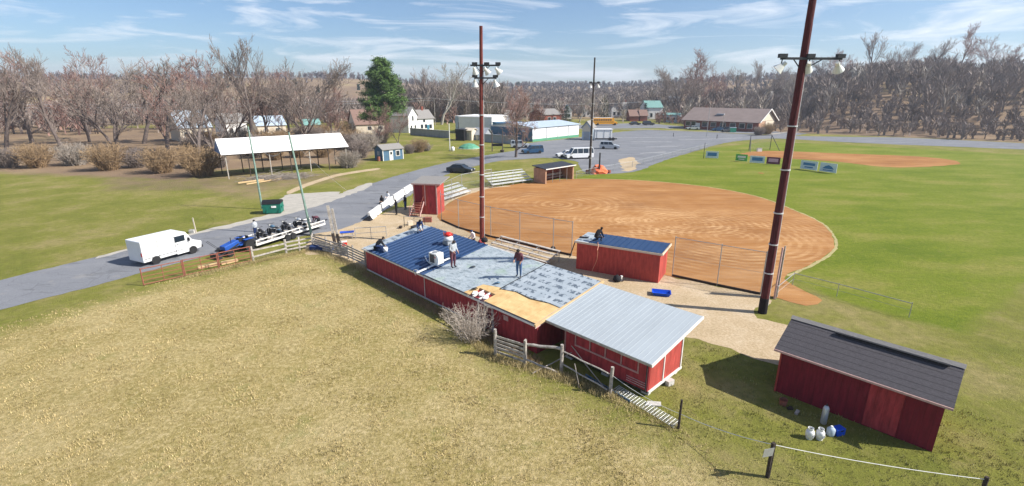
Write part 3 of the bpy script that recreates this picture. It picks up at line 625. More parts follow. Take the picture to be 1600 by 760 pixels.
# ---------------------------------------------------------------- the sheds by the field
UA = math.atan2(-.714, .70); cu, su = math.cos(UA), math.sin(UA)
def UVW(u, v): return Vector((u * cu - v * su, u * su + v * cu, 0))   # along / across the long red building, from the world origin
def toUV(p): return (p[0] * cu + p[1] * su, -p[0] * su + p[1] * cu)
BO = Vector((-11.1, 35.3, 0)); bu, bv = toUV(BO)
def loc_of(px, py, h, O=BO):
    p = G(px, py, h) - O; return Vector((p.x * cu + p.y * su, -p.x * su + p.y * cu, h))
ZR = lambda y: 1.80 + .14 * y
def on_roof(px, py):
    h = 2.1
    for _ in range(20): l = loc_of(px, py, h); h = ZR(l.y) + .05
    return G(px, py, h)

# printed roofing felt
m, nt, N, Lk, p, tc, noise, ramp, mix, bump = gmat('felt'); M['felt'] = m; p.inputs['Roughness'].default_value = .6; p.inputs['Specular IOR Level'].default_value = .3
base = ramp(noise(1.2, 8, .7), [(.3, (.29, .335, .37)), (.55, (.38, .425, .46)), (.75, (.46, .50, .52))])
br = N.new('ShaderNodeTexBrick'); br.inputs['Scale'].default_value = 1; br.inputs['Brick Width'].default_value = 1.12; br.inputs['Row Height'].default_value = .62; br.inputs['Mortar Size'].default_value = .15; br.inputs['Mortar Smooth'].default_value = .1; br.offset = .5
mp = N.new('ShaderNodeMapping'); mp.inputs['Rotation'].default_value = (0, 0, 0); Lk(tc.outputs['Object'], mp.inputs[0]); Lk(mp.outputs[0], br.inputs['Vector'])
inv = N.new('ShaderNodeMath'); inv.operation = 'SUBTRACT'; inv.inputs[0].default_value = 1; Lk(br.outputs['Fac'], inv.inputs[1])
n_ = ramp(noise(3.4, 3, .7, (1.7, .9, 1, .0)), [(.46, (0, 0, 0)), (.53, (1, 1, 1))])
mm = N.new('ShaderNodeMath'); mm.operation = 'MULTIPLY'; Lk(inv.outputs[0], mm.inputs[0]); Lk(n_, mm.inputs[1])
m2 = N.new('ShaderNodeMath'); m2.operation = 'MULTIPLY'; m2.inputs[1].default_value = .9; Lk(mm.outputs[0], m2.inputs[0])
c = mix(m2.outputs[0], base, (.075, .10, .13)); Lk(c, p.inputs['Base Color']); bump(noise(3, 5, .7), .35, .03)
# scuffed felt
m, nt, N, Lk, p, tc, noise, ramp, mix, bump = gmat('felt_worn'); M['felt_worn'] = m; p.inputs['Roughness'].default_value = .6; p.inputs['Specular IOR Level'].default_value = .3
base = ramp(noise(1.5, 9, .75), [(.3, (.26, .31, .33)), (.5, (.37, .42, .45)), (.72, (.48, .52, .53))])
sp2 = ramp(noise(2.6, 8, .85, (1, 1.9, 1, .2)), [(.51, (0, 0, 0)), (.6, (1, 1, 1))]); sm2 = N.new('ShaderNodeMath'); sm2.operation = 'MULTIPLY'; sm2.inputs[1].default_value = .85; Lk(sp2, sm2.inputs[0])
c = mix(sm2.outputs[0], base, (.12, .15, .17)); gm = ramp(noise(.9, 3, .5), [(.58, (0, 0, 0)), (.72, (.45, .45, .45))]); c = mix(gm, c, (.33, .45, .30))
Lk(c, p.inputs['Base Color']); bump(noise(4, 5, .7), .4, .03)

t = thing('concession_building', 'long low red building half re-roofed in dark blue metal with people working on top', 'building', BO, UA)
LN = 17.7; WD = 5.05
part('wall', MB().prism([(0, -.3), (WD, -.3), (WD, ZR(WD) - .12), (0, ZR(0) - .12)], 0, LN, 'X'), 'barn_red', t)
deck = MB().slab([(-.1, -.22, ZR(-.22)), (12.35, -.22, ZR(-.22)), (12.35, .75, ZR(.75)), (13.75, .75, ZR(.75)), (13.75, -.22, ZR(-.22)), (LN + .12, -.22, ZR(-.22)), (LN + .12, 5.3, ZR(5.3)), (-.1, 5.3, ZR(5.3))], .11)
part('roof_deck', deck, 'new_wood', t)
def rslab(x0, y0, x1, y1, dz, th): return MB().slab([(x0, y0, ZR(y0) + dz), (x1, y0, ZR(y0) + dz), (x1, y1, ZR(y1) + dz), (x0, y1, ZR(y1) + dz)], th)
part('felt_strip', rslab(-.08, -.2, 1.15, 5.28, .012, .01), 'felt', t)
bm_ = rslab(1.1, -.3, 7.95, 5.36, .05, .03)
for i in range(16):
    x = 1.12 + i * .452; zr = lambda y: ZR(y) + .05
    bm_.add([(x - .035, -.3, zr(-.3)), (x + .035, -.3, zr(-.3)), (x + .018, -.3, zr(-.3) + .045), (x - .018, -.3, zr(-.3) + .045), (x - .035, 5.36, zr(5.36)), (x + .035, 5.36, zr(5.36)), (x + .018, 5.36, zr(5.36) + .045), (x - .018, 5.36, zr(5.36) + .045)],
            [(0, 1, 2, 3), (7, 6, 5, 4), (0, 4, 5, 1), (1, 5, 6, 2), (2, 6, 7, 3), (3, 7, 4, 0)])
part('blue_metal_roof', bm_, 'blue_metal', t)['label'] = 'dark blue ribbed metal sheets'
fw = MB().slab([(7.9, -.2, ZR(-.2) + .02), (11.95, -.2, ZR(-.2) + .02), (12.2, 1.15, ZR(1.15) + .02), (13.5, 1.5, ZR(1.5) + .02), (13.5, 5.3, ZR(5.3) + .02), (7.9, 5.3, ZR(5.3) + .02)], .012)
part('worn_felt', fw, 'felt_worn', t)['label'] = 'scuffed pale grey roofing felt'
f2 = MB().slab([(13.56, 1.35, ZR(1.35) + .05), (14.6, 1.62, ZR(1.62) + .06), (15.8, 1.5, ZR(1.5) + .09), (17.0, 1.75, ZR(1.75) + .06), (17.85, 1.72, ZR(1.72) + .05), (17.85, 5.32, ZR(5.32) + .05), (13.56, 5.32, ZR(5.32) + .05)], .04)
part('printed_felt', f2, 'felt', t)['label'] = 'pale grey printed roofing felt'
part('batten', MB().bar((13.53, 1.3, ZR(1.3) + .03), (13.53, 5.34, ZR(5.34) + .03), .07, .05), 'black', t)
pl = MB().slab([(11.9, -.2, ZR(-.2) + .012), (12.35, -.2, ZR(-.2) + .012), (12.35, .75, ZR(.75) + .012), (13.75, .75, ZR(.75) + .012), (13.75, -.2, ZR(-.2) + .012), (17.8, -.2, ZR(-.2) + .012), (17.8, 1.9, ZR(1.9) + .012), (12.1, 1.9, ZR(1.9) + .012)], .01)
part('plywood_deck', pl, 'plywood', t)['label'] = 'bare tan plywood sheets with an open hole'
hb = MB()
for x in (12.75, 13.3): hb.bar((x, -.15, ZR(-.15) - .05), (x, .78, ZR(.78) - .05), .06, .10)
for x, y in ((12.55, .2), (13.02, .32), (13.5, .22)): hb.box((x, y, ZR(y) - .04), (.26, .3, .10), .5, .3)
part('joists', hb, 'white_paint', t)
part('fascia', MB().bar((-.1, -.26, ZR(-.26) - .05), (LN + .12, -.26, ZR(-.26) - .05), .04, .11), 'white_paint', t)
part('drip_edge', MB().bar((7.9, -.215, ZR(-.2) + .035), (LN + .1, -.215, ZR(-.2) + .035), .07, .015), 'dark_steel', t)
part('rake_board', MB().bar((LN + .16, -.35, ZR(-.35) + .02), (LN + .16, 5.4, ZR(5.4) + .02), .10, .14), 'new_wood', t)
part('gable_trim', MB().bar((LN + .03, -.2, ZR(-.2) - .2), (LN + .03, 5.0, ZR(5.0) - .2), .04, .13), 'pink_trim', t)
part('base_board', MB().bar((0, -.03, .05), (11.6, -.03, .05), .05, .09), 'white_paint', t)
part('far_fascia', MB().bar((-.1, 5.33, ZR(5.33) - .06), (LN, 5.33, ZR(5.33) - .06), .05, .14), 'white_paint', t)
part('conduit', MB().tube((7.75, -.05, .05), (7.75, -.05, 1.6), .022), 'white_paint', t); part('downpipe', MB().tube((13.15, -.06, .0), (13.15, -.06, 1.6), .045), 'white_paint', t)
d = part('door', MB().box((14.0, -.03, .78), (.62, .05, 1.35)), 'dark_red', t); part('door_frame', MB().box((13.66, -.04, .72), (.07, .08, 1.5)).box((14.34, -.04, .72), (.07, .08, 1.5)).box((14.0, -.04, 1.48), (.75, .08, .07)), 'pale_steel', d)
part('vent_louvre', MB().box((15.4, -.02, 1.25), (.34, .04, .28)), 'pink_trim', t)
hs = MB().path([Vector((-.1 + 7.35 + .32 * math.cos(a), -.30 + .05 * math.sin(a * 2), 1.75 + .22 * math.sin(a) - .0)) for a in np.linspace(.3, 4.4, 12)], .02)
part('cable', hs, 'white_paint', t)

# roof-top things
def rooflocal(px, py): return on_roof(px, py)
q = rooflocal(682, 412); t = thing('air_conditioner', 'white boxy air conditioning unit on the blue metal roof beside the standing worker', 'air conditioner', q, UA + .1)
part('casing', MB().box((0, 0, .42), (.78, .62, .74)), 'plastic_white', t, bevel=.02); part('grille', MB().box((-.06, -.314, .42), (.44, .012, .56)), 'dark_steel', t)
gl = MB()
for i in range(7): gl.box((-.06, -.322, .2 + i * .075), (.44, .008, .012))
part('grille_bars', gl, 'galv', t); part('feet', MB().box((-.3, 0, .03), (.08, .6, .06)).box((.3, 0, .03), (.08, .6, .06)), 'galv', t)
part('fan_cover', MB().lathe([(.24, .79), (.25, .80), (.22, .83), (.02, .84)], (0, 0, 0)), 'galv', t); part('service_label', MB().box((.24, -.314, .55), (.08, .006, .12)), 'plastic_red', t)
q = rooflocal(701, 381); t = thing('exhaust_fan', 'white rooftop exhaust fan with a round red cap behind the worker in grey', 'exhaust fan', q)
part('curb', MB().box((0, 0, .12), (.62, .62, .26), UA), 'galv', t); part('body', MB().lathe([(.20, .22), (.36, .30), (.33, .52), (.20, .62)], n=18), 'plastic_white', t, smooth=True)
part('cap', MB().lathe([(.24, .62), (.30, .66), (.27, .78), (.14, .86), (.02, .88)], n=18), 'plastic_red', t, smooth=True); part('bracket', MB().box((-.33, .05, .72), (.05, .05, .3)).box((.33, -.05, .72), (.05, .05, .22)), 'orange', t)
A_ = on_roof(651, 428); B_ = on_roof(703, 405)
t = MB().bar(A_ + Vector((0, 0, .07)), B_ + Vector((0, 0, .08)), .16, .05).build('metal_flashing', 'plastic_white'); tag(t, 'loose white strip of flashing across the edge of the blue roof', 'flashing')
A_ = on_roof(664, 402); P_ = [on_roof(x, y) + Vector((0, 0, .07)) for x, y in ((664, 402), (667, 409), (674, 415), (686, 418))]
tag(MB().path(P_, .035).build('pipe_bend', 'car_silver'), 'curved pale pipe lying round the foot of the air conditioner', 'pipe')
for i, (px, py, lab) in enumerate([(590, 390, 'black tool box at the left end of the roof'), (741, 452, 'small dark scrap of felt near the front edge of the worn felt'), (738, 418, 'dark tool lying in the middle of the worn felt'), (776, 443, 'small blue rag on the felt above the plywood'), (757, 378, 'black bag at the far corner of the felt by the light pole')]):
    q = on_roof(px, py)
    if i == 0:
        t = thing('tool_box', lab, 'tool box', q, .4); part('box', MB().box((0, 0, .15), (.55, .3, .28)), 'black', t, bevel=.02); part('handle', MB().path([(-.15, 0, .29), (-.1, 0, .38), (.1, 0, .38), (.15, 0, .29)], .015), 'galv', t)
    elif i == 4:
        t = thing('bag', lab, 'bag', q, .4); part('body', MB().lathe([(.2, 0), (.26, .1), (.22, .25), (.08, .32)], n=10), 'cloth_black', t, smooth=True); part('strap', MB().path([(-.12, 0, .28), (0, 0, .44), (.12, 0, .28)], .015), 'cloth_black', t)
    else:
        o = MB().add([(-.2, -.1, .03), (.05, -.13, .09), (.24, -.02, .03), (.12, .14, .07), (-.1, .1, .03)], [(0, 1, 4), (1, 3, 4), (1, 2, 3)]).build('rag' if i == 3 else 'felt_scrap', ['', 'black', 'black', 'slate_blue'][i]); o.location = q; tag(o, lab, 'rag' if i == 3 else 'scrap')
q = on_roof(603, 394); t = thing('bucket', 'white bucket beside the crouching worker at the left end of the roof', 'bucket', q)
part('pail', MB().lathe([(.13, 0), (.17, .34), (.155, .34), (.12, .03)], n=14), 'plastic_white', t, smooth=True); part('handle', MB().path([Vector((.165 * math.cos(a), 0, .33 + .15 * math.sin(a))) for a in np.linspace(0, math.pi, 8)], .008), 'galv', t)

# grey roofed shed
SO = UVW(-14.0, 17.5); t = thing('ticket_shed', 'red shed with a large pale grey metal roof and framed shutter panels', 'shed', SO, UA)
z2 = lambda y: 1.93 + .15 * y; W2, D2 = 4.75, 2.95
part('wall', MB().prism([(0, .28), (D2, .28), (D2, z2(D2) - .1), (0, z2(0) - .1)], 0, W2, 'X'), 'barn_red', t)
rf = MB().slab([(-1.25, -.32, z2(-.32)), (W2 + .28, -.32, z2(-.32)), (W2 + .28, 4.35, z2(4.35)), (-1.25, 4.35, z2(4.35))], .05)
for i in range(24): x = -1.2 + i * .27; rf.bar((x, -.32, z2(-.32) + .004), (x, 4.35, z2(4.35) + .004), .016, .014)
part('roof', rf, 'grey_metal', t)
part('eave_board', MB().bar((-1.25, -.30, z2(-.30) - .10), (W2 + .26, -.30, z2(-.3) - .10), .04, .09), 'old_wood', t)
part('rake_board', MB().bar((W2 + .27, -.34, z2(-.34) - .06), (W2 + .27, 4.37, z2(4.37) - .06), .05, .15), 'white_paint', t)
sh = MB().bar((.65, -.03, 1.02), (4.25, -.03, 1.02), .05, .08); 
for x in (.68, 1.56, 2.45, 3.33, 4.22): sh.bar((x, -.032, 1.06), (x, -.032, 1.78), .06, .055)
sh.bar((.03, -.03, .3), (.03, -.03, 1.8), .06, .05)
part('shutter_frames', sh, 'frame_pink', t)
for i in range(4): part('shutter', MB().box((1.12 + i * .885, -.012, 1.42), (.76, .03, .70)), 'barn_red', t)
lv = MB()
for i in range(3): lv.bar((3.65, -.02, .42 + i * .11), (4.62, -.02, .42 + i * .11), .03, .025)
part('louvre', lv, 'pink_trim', t)
rw = MB().bar((W2 + .03, 1.25, .3), (W2 + .03, 1.25, z2(1.25) - .16), .07, .05).bar((W2 + .03, D2 - .02, .3), (W2 + .03, D2 - .02, z2(D2) - .14), .08, .06).bar((W2 + .03, .02, .24), (W2 + .03, D2 + .1, .24), .06, .12)
part('end_trim', rw, 'white_paint', t)
part('end_panel', MB().prism([(.06, .32), (1.2, .32), (1.2, z2(1.2) - .18), (.06, z2(.06) - .18)], W2 + .003, W2 + .02, 'X').prism([(1.3, .32), (D2 - .08, .32), (D2 - .08, z2(D2 - .08) - .18), (1.3, z2(1.3) - .18)], W2 + .003, W2 + .02, 'X'), 'barn_red_bright', t)  # sunlit end of the shed painted in a brighter copy of the wall red
part('floor_beam', MB().box((W2 / 2, D2 / 2, .24), (W2 - .05, D2 - .05, .12)), 'dark_wood', t)
for x, y in ((.2, .2), (2.4, .2), (W2 - .22, .25), (W2 - .22, 1.6), (W2 - .22, D2 - .25), (.2, D2 - .25)): part('block', MB().box((x, y, .07), (.38, .22, .22)), 'concrete', t)
part('downpipe', MB().tube((W2 - .05, -.12, .3), (W2 - .05, -.12, 1.75), .03).tube((W2 - .05, -.12, 1.75), (W2 - .05, -.3, 1.85), .03), 'dark_steel', t)
q = G(1046, 601); o = MB().box((0, 0, .12), (.4, .22, .24), .6).box((.05, .02, .06), (.16, .24, .10), .6).build('loose_block', 'concrete'); o.location = q; tag(o, 'loose concrete block at the right corner of the grey roofed shed', 'block')
q = G(1020, 632); o = MB().slab([(-.35, -.12, .06), (.3, -.2, .07), (.38, .1, .06), (-.2, .18, .06)], .06).build('stepping_stone', 'concrete'); o.location = q; tag(o, 'flat broken slab on the ground at the near corner of the grey roofed shed', 'slab')

# dark shingled shed at the right
RO = UVW(-5.46, 22.1); t = thing('storage_shed', 'dark red shed with a charcoal shingle gable roof at the right edge', 'shed', RO, UA)
W3, D3, E3, RG = 5.6, 3.5, 2.25, 3.02
part('wall', MB().prism([(0, -.1), (D3, -.1), (D3, E3), (D3 / 2, RG - .06), (0, E3)], 0, W3, 'X'), 'dark_red', t)
for a, b, n_ in ((-.25, D3 / 2, 1), (D3 + .25, D3 / 2, 1)):
    za = E3 - .25 * (RG - E3) / (D3 / 2) + .03; part('roof', MB().slab([(-.22, a, za), (W3 + .22, a, za), (W3 + .22, b, RG + .03), (-.22, b, RG + .03)], .07), 'shingle', t)
part('ridge_cap', MB().prism([(D3 / 2 - .2, RG - .02), (D3 / 2, RG + .09), (D3 / 2 + .2, RG - .02), (D3 / 2, RG + .06)], -.24, W3 + .24, 'X'), 'grey_shingle', t)
part('ridge_vent', MB().bar((1.6, D3 / 2 - .3, RG - .02), (5.4, D3 / 2 - .3, RG - .02), .14, .05), 'black', t)
part('fascia', MB().bar((-.22, -.28, E3 - .14), (W3 + .22, -.28, E3 - .14), .04, .09), 'pink_trim', t)
part('corner_board', MB().box((.03, -.02, 1.05), (.07, .05, 2.2)), 'barn_red_bright', t)
part('door', MB().box((3.9, -.02, 1.0), (1.1, .04, 1.9)), 'barn_red', t)

# gas cylinders and junk in the lee of that shed
def gas_bottle(loc, label, rz=0, tall=False):
    t = thing('gas_cylinder', label, 'gas cylinder', loc, rz, None if tall else 'white gas cylinders')
    if tall:
        part('tank', MB().lathe([(.09, 0), (.12, .04), (.12, .72), (.08, .82), (.03, .85)], n=14), 'car_silver', t, smooth=True); part('valve', MB().tube((0, 0, .83), (0, 0, .93), .03), 'dark_steel', t)
    else:
        part('tank', MB().lathe([(.10, .04), (.155, .10), (.158, .30), (.12, .38), (.03, .40)], n=16), 'plastic_white', t, smooth=True); part('foot_ring', MB().lathe([(.12, 0), (.12, .05), (.11, .05), (.11, .0)], n=16), 'plastic_white', t)
        part('collar', MB().lathe([(.10, .38), (.105, .48), (.095, .48), (.09, .38)], n=16), 'plastic_white', t); part('valve', MB().tube((0, 0, .38), (0, 0, .46), .025), 'dark_steel', t); part('mark', MB().box((0, -.157, .2), (.14, .006, .10)), 'grey_wall', t)
    return t
gas_bottle(G(1264, 685), 'white gas cylinder on the grass, leftmost of the two', .5); gas_bottle(G(1280, 686), 'white gas cylinder on the grass, right of its twin', .4)
gas_bottle(G(1286, 662), 'slim pale blue tall cylinder behind the white gas cylinders', 0, True)
q = G(1297, 680); t = thing('water_jug', 'translucent pale blue jug right of the white gas cylinders', 'jug', q, .3); part('body', MB().lathe([(.13, 0), (.15, .05), (.15, .28), (.06, .38)], n=14), 'pale_blue_wall', t, smooth=True); part('lid', MB().tube((0, 0, .38), (0, 0, .42), .045), 'plastic_white', t)
q = G(1309, 678); t = thing('blue_crate', 'blue plastic crate at the right of the jug', 'crate', q, .3); part('body', MB().box((0, 0, .15), (.4, .3, .3)), 'plastic_blue', t, bevel=.02); part('handle', MB().box((0, -.16, .24), (.14, .02, .03)), 'black', t)
q = G(1223, 633); t = thing('rusty_bucket', 'rusty orange bucket in the shade at the corner of the dark shed', 'bucket', q); part('pail', MB().lathe([(.13, 0), (.17, .28), (.155, .28), (.12, .03)], n=12), 'rust', t); part('handle', MB().path([Vector((.165 * math.cos(a), 0, .27 + .12 * math.sin(a))) for a in np.linspace(0, math.pi, 7)], .008), 'dark_steel', t)
for i, (px, py, m_) in enumerate(((1234, 640, 'dark_wood'), (1245, 646, 'old_wood'))):
    o = MB().box((0, 0, .05), (.22 + .1 * i, .12, .08), i * .8).box((.1, .1, .03), (.12, .14, .05), i).build('rubble', m_); o.location = G(px, py); tag(o, ['pale rubble nearest the rusty bucket', 'short old board among the rubble by the dark shed', 'lowest pale lump of rubble by the dark shed', 'pale metal scrap beside the dark shed wall'][i], 'rubble')

# near dugout with the blue roof
DO = G(900, 420).to_2d(); DRv = G(1028, 443).to_2d(); da = math.atan2(DRv.y - DO.y, DRv.x - DO.x); dl = (DRv - DO).length
t = thing('near_dugout', 'red block dugout with a flat blue metal roof beside the infield', 'dugout', (DO.x, DO.y, 0), da); dw = 2.45
z3 = lambda y: 2.22 + .02 * y
part('wall', MB().box((dl / 2, .06, 1.05), (dl, .12, 2.25)).box((dl - .06, dw / 2 + .06, 1.05), (.12, dw - .13, 2.25)).box((.06, dw / 2 + .06, 1.05), (.12, dw - .13, 2.25)), 'barn_red_bright', t)
part('roof_frame', MB().slab([(-.15, -.15, 2.25), (dl + .15, -.15, 2.25), (dl + .15, dw + .25, 2.25), (-.15, dw + .25, 2.25)], .1), 'new_wood', t)
rb = MB().slab([(.95, -.1, 2.285), (dl + .1, -.1, 2.285), (dl + .1, dw + .2, 2.285), (.95, dw + .2, 2.285)], .03)
for i in range(13): x = 1.0 + i * .44; rb.bar((x, -.1, 2.292), (x, dw + .2, 2.292), .03, .03)
part('blue_metal_roof', rb, 'blue_metal', t); part('bare_deck', MB().slab([(-.12, -.1, 2.265), (.93, -.1, 2.265), (.93, dw + .2, 2.265), (-.12, dw + .2, 2.265)], .012), 'felt', t)
part('fascia', MB().bar((-.17, -.17, 2.2), (dl + .17, -.17, 2.2), .04, .14).bar((dl + .17, -.17, 2.2), (dl + .17, dw + .25, 2.2), .04, .14), 'cream', t)
part('bench', MB().box((dl / 2, .5, .45), (dl - .5, .35, .06)), 'old_wood', t)
part('post', MB().box((dl / 2, dw, 1.05), (.1, .1, 2.2)), 'galv', t)
hp = [G(934, 379, 2.32), G(935, 385, 2.32), G(933.5, 391, 2.25), G(934, 395, 1.8), G(933, 405, 1.2), G(930, 413, .7), G(926, 421, .2), G(925, 425, .02)]
tag(MB().path(hp, .022).build('air_hose', 'hose'), 'orange air hose hanging over the front wall of the blue roofed dugout', 'hose')
q = G(905, 372, 2.3); o = MB().slab([(0, 0, .02), (.7, -.1, .05), (.8, .25, .02), (.1, .35, .04)], .01).build('felt_offcut', 'black'); o.location = q; tag(o, 'dark offcut on the bare left end of the blue dugout roof', 'offcut')
# leaning wood strip at dugout left
tag(MB().bar(G(890, 402, .1), G(899, 377, 2.2), .05, .09).build('leaning_board', 'dark_wood'), 'dark board leaning on the left end of the blue roofed dugout', 'board')
# blue tray
q = G(1033, 461); t = thing('plastic_tub', 'bright blue plastic tub lying on the gravel right of the grey roof', 'tub', q, -.25)
part('shell', MB().add([(-.5, -.26, 0), (.5, -.26, 0), (.5, .26, 0), (-.5, .26, 0), (-.58, -.34, .24), (.58, -.34, .24), (.58, .34, .24), (-.58, .34, .24), (-.48, -.24, .05), (.48, -.24, .05), (.48, .24, .05), (-.48, .24, .05)], [(0, 3, 2, 1), (0, 1, 5, 4), (1, 2, 6, 5), (2, 3, 7, 6), (3, 0, 4, 7), (8, 9, 10, 11), (4, 5, 9, 8), (5, 6, 10, 9), (6, 7, 11, 10), (7, 4, 8, 11)]), 'plastic_blue', t)
part('rim', MB().bar((-.6, -.36, .24), (.6, -.36, .24), .04, .03).bar((-.6, .36, .24), (.6, .36, .24), .04, .03).bar((-.6, -.36, .24), (-.6, .36, .24), .04, .03).bar((.6, -.36, .24), (.6, .36, .24), .04, .03), 'plastic_blue', t)
q = G(964, 440); t = thing('trash_bag', 'black bag with white papers beside the near dugout', 'bag', q, .3); part('bag', MB().lathe([(.22, 0), (.32, .15), (.25, .35), (.06, .5)], n=9), 'cloth_black', t, smooth=True); part('papers', MB().box((.3, -.05, .22), (.16, .12, .42), .3, .2), 'plastic_white', t)
q = G(908, 434); t = thing('boots', 'small dark can on the gravel behind the printed felt roof', 'can', q); part('can', MB().tube((0, 0, 0), (0, 0, .26), .12), 'cloth_black', t); part('lid', MB().tube((0, 0, .26), (0, 0, .29), .13), 'dark_steel', t); t.name = 'can'
q = G(864, 391); o = MB().lathe([(.16, 0), (.22, .12), (.2, .26), (.1, .34)], n=9).build('bucket_bag', 'cloth_black'); o.location = q; o.name = 'dark_bag'; tag(o, 'dark bag at the foot of a netting post beyond the plank benches', 'bag')

# tower with stairs
TL_ = G(648, 334).to_2d(); TR_ = G(684, 336).to_2d()
ta = math.atan2(TR_.y - TL_.y, TR_.x - TL_.x); t = thing('scorer_booth', 'tall narrow red booth with slanted grey roof and red steps', 'booth', (TL_.x, TL_.y, 0), ta); tw_ = (TR_ - TL_).length
part('wall', MB().box((tw_ / 2, 1.1, 1.7), (tw_, 2.2, 3.4)), 'barn_red_bright', t)
part('roof', MB().slab([(-.15, -.2, 3.45), (tw_ + .5, -.2, 3.50), (tw_ + .5, 2.9, 3.85), (-.15, 2.9, 3.8)], .12), 'grey_shingle', t)
part('fascia', MB().bar((-.15, -.22, 3.38), (tw_ + .5, -.22, 3.43), .04, .16), 'pink_trim', t)
part('door', MB().box((.62, -.02, 2.3), (.85, .05, 1.9)), 'dark_red', t); part('shutter', MB().box((tw_ - .65, -.02, 1.7), (.85, .05, 3.0)), 'barn_red', t)
part('corner_trim', MB().box((.04, -.03, 1.7), (.1, .07, 3.35)).box((tw_ - .04, -.03, 1.7), (.12, .07, 3.35)).box((tw_ / 2, -.03, 2.2), (.09, .07, 2.4)), 'pink_trim', t)
st = MB()
for i in range(6): st.box((.65, -.25 - .22 * i, 1.3 - .22 * i), (1.15, .24, .05))
part('steps', st, 'rust', t); part('stringer', MB().bar((.08, -.1, 1.42), (.08, -1.5, .02), .05, .18).bar((1.22, -.1, 1.42), (1.22, -1.5, .02), .05, .18), 'pink_trim', t)
part('handrail', MB().tube((1.25, -.1, 2.2), (1.25, -1.5, .9), .025).tube((1.25, -1.5, 0), (1.25, -1.5, .9), .025).tube((.05, -.1, 2.2), (.05, -1.5, .9), .025).tube((.05, -1.5, 0), (.05, -1.5, .9), .025), 'rust', t)
# far dugout
A_ = G(852, 288).to_2d(); B_ = G(896, 280).to_2d(); da = math.atan2(B_.y - A_.y, B_.x - A_.x); dl = (B_ - A_).length
t = thing('far_dugout', 'open fronted dugout with pinkish block ends beyond the infield', 'dugout', (A_.x, A_.y, 0), da)
part('end_wall', MB().box((.12, 1.2, 1.1), (.24, 2.4, 2.2)), 'brick_tan', t); part('end_wall', MB().box((dl - .12, 1.2, 1.1), (.24, 2.4, 2.2)), 'brick_tan', t); part('back_wall', MB().box((dl / 2, 2.35, 1.1), (dl - .5, .12, 2.2)), 'brick', t)
part('roof', MB().slab([(-.2, -.25, 2.25), (dl + .2, -.25, 2.25), (dl + .2, 2.6, 2.55), (-.2, 2.6, 2.55)], .1), 'dark_steel', t); part('fascia', MB().bar((-.2, -.28, 2.2), (dl + .2, -.28, 2.2), .05, .14), 'white_paint', t)
part('bench', MB().box((dl / 2, 1.8, .45), (dl - .7, .4, .07)).box((dl / 2, 2.1, .8), (dl - .7, .06, .3)), 'old_wood', t)
for i in range(3): part('post', MB().tube((dl * (i + 1) / 4, .02, 0), (dl * (i + 1) / 4, .02, 2.2), .035), 'galv', t)

def bleachers(name, A, B, rows, label, m_, depth=.62, rise=.32, back=1, cat='bleachers', group=None):
    A = Vector(A).to_2d(); B = Vector(B).to_2d(); a = math.atan2(B.y - A.y, B.x - A.x); l = (B - A).length
    t = thing(name, label, cat, (A.x, A.y, 0), a, group)
    for r_ in range(rows):
        y = back * r_ * depth; part('seat', MB().box((l / 2, y, .42 + r_ * rise), (l, .28, .05)), m_, t)
        if r_: part('footboard', MB().box((l / 2, y - back * .3, .16 + r_ * rise), (l, .26, .04)), m_, t)
    n = max(2, int(l / 1.8) + 1)
    for i in range(n):
        x = l * i / (n - 1); x = min(max(x, .1), l - .1)
        part('frame', MB().bar((x, 0, 0), (x, 0, .4), .05, .05).bar((x, 0, .38), (x, back * (rows - 1) * depth, .38 + (rows - 1) * rise), .05, .05).bar((x, back * (rows - 1) * depth, 0), (x, back * (rows - 1) * depth, .38 + (rows - 1) * rise), .05, .05), 'galv', t)
    return t
bleachers('bleachers', G(769, 294), G(832, 285), 5, 'grey metal bleachers beside the far dugout', 'pale_steel')
bleachers('bleachers', G(690, 318), G(735, 303), 4, 'long pale bleachers right of the red booth', 'pale_steel')
bleachers('plank_bench', G(762, 391), G(855, 418), 4, 'weathered wooden plank bleachers behind the felt covered roof', 'old_wood', .55, .16)
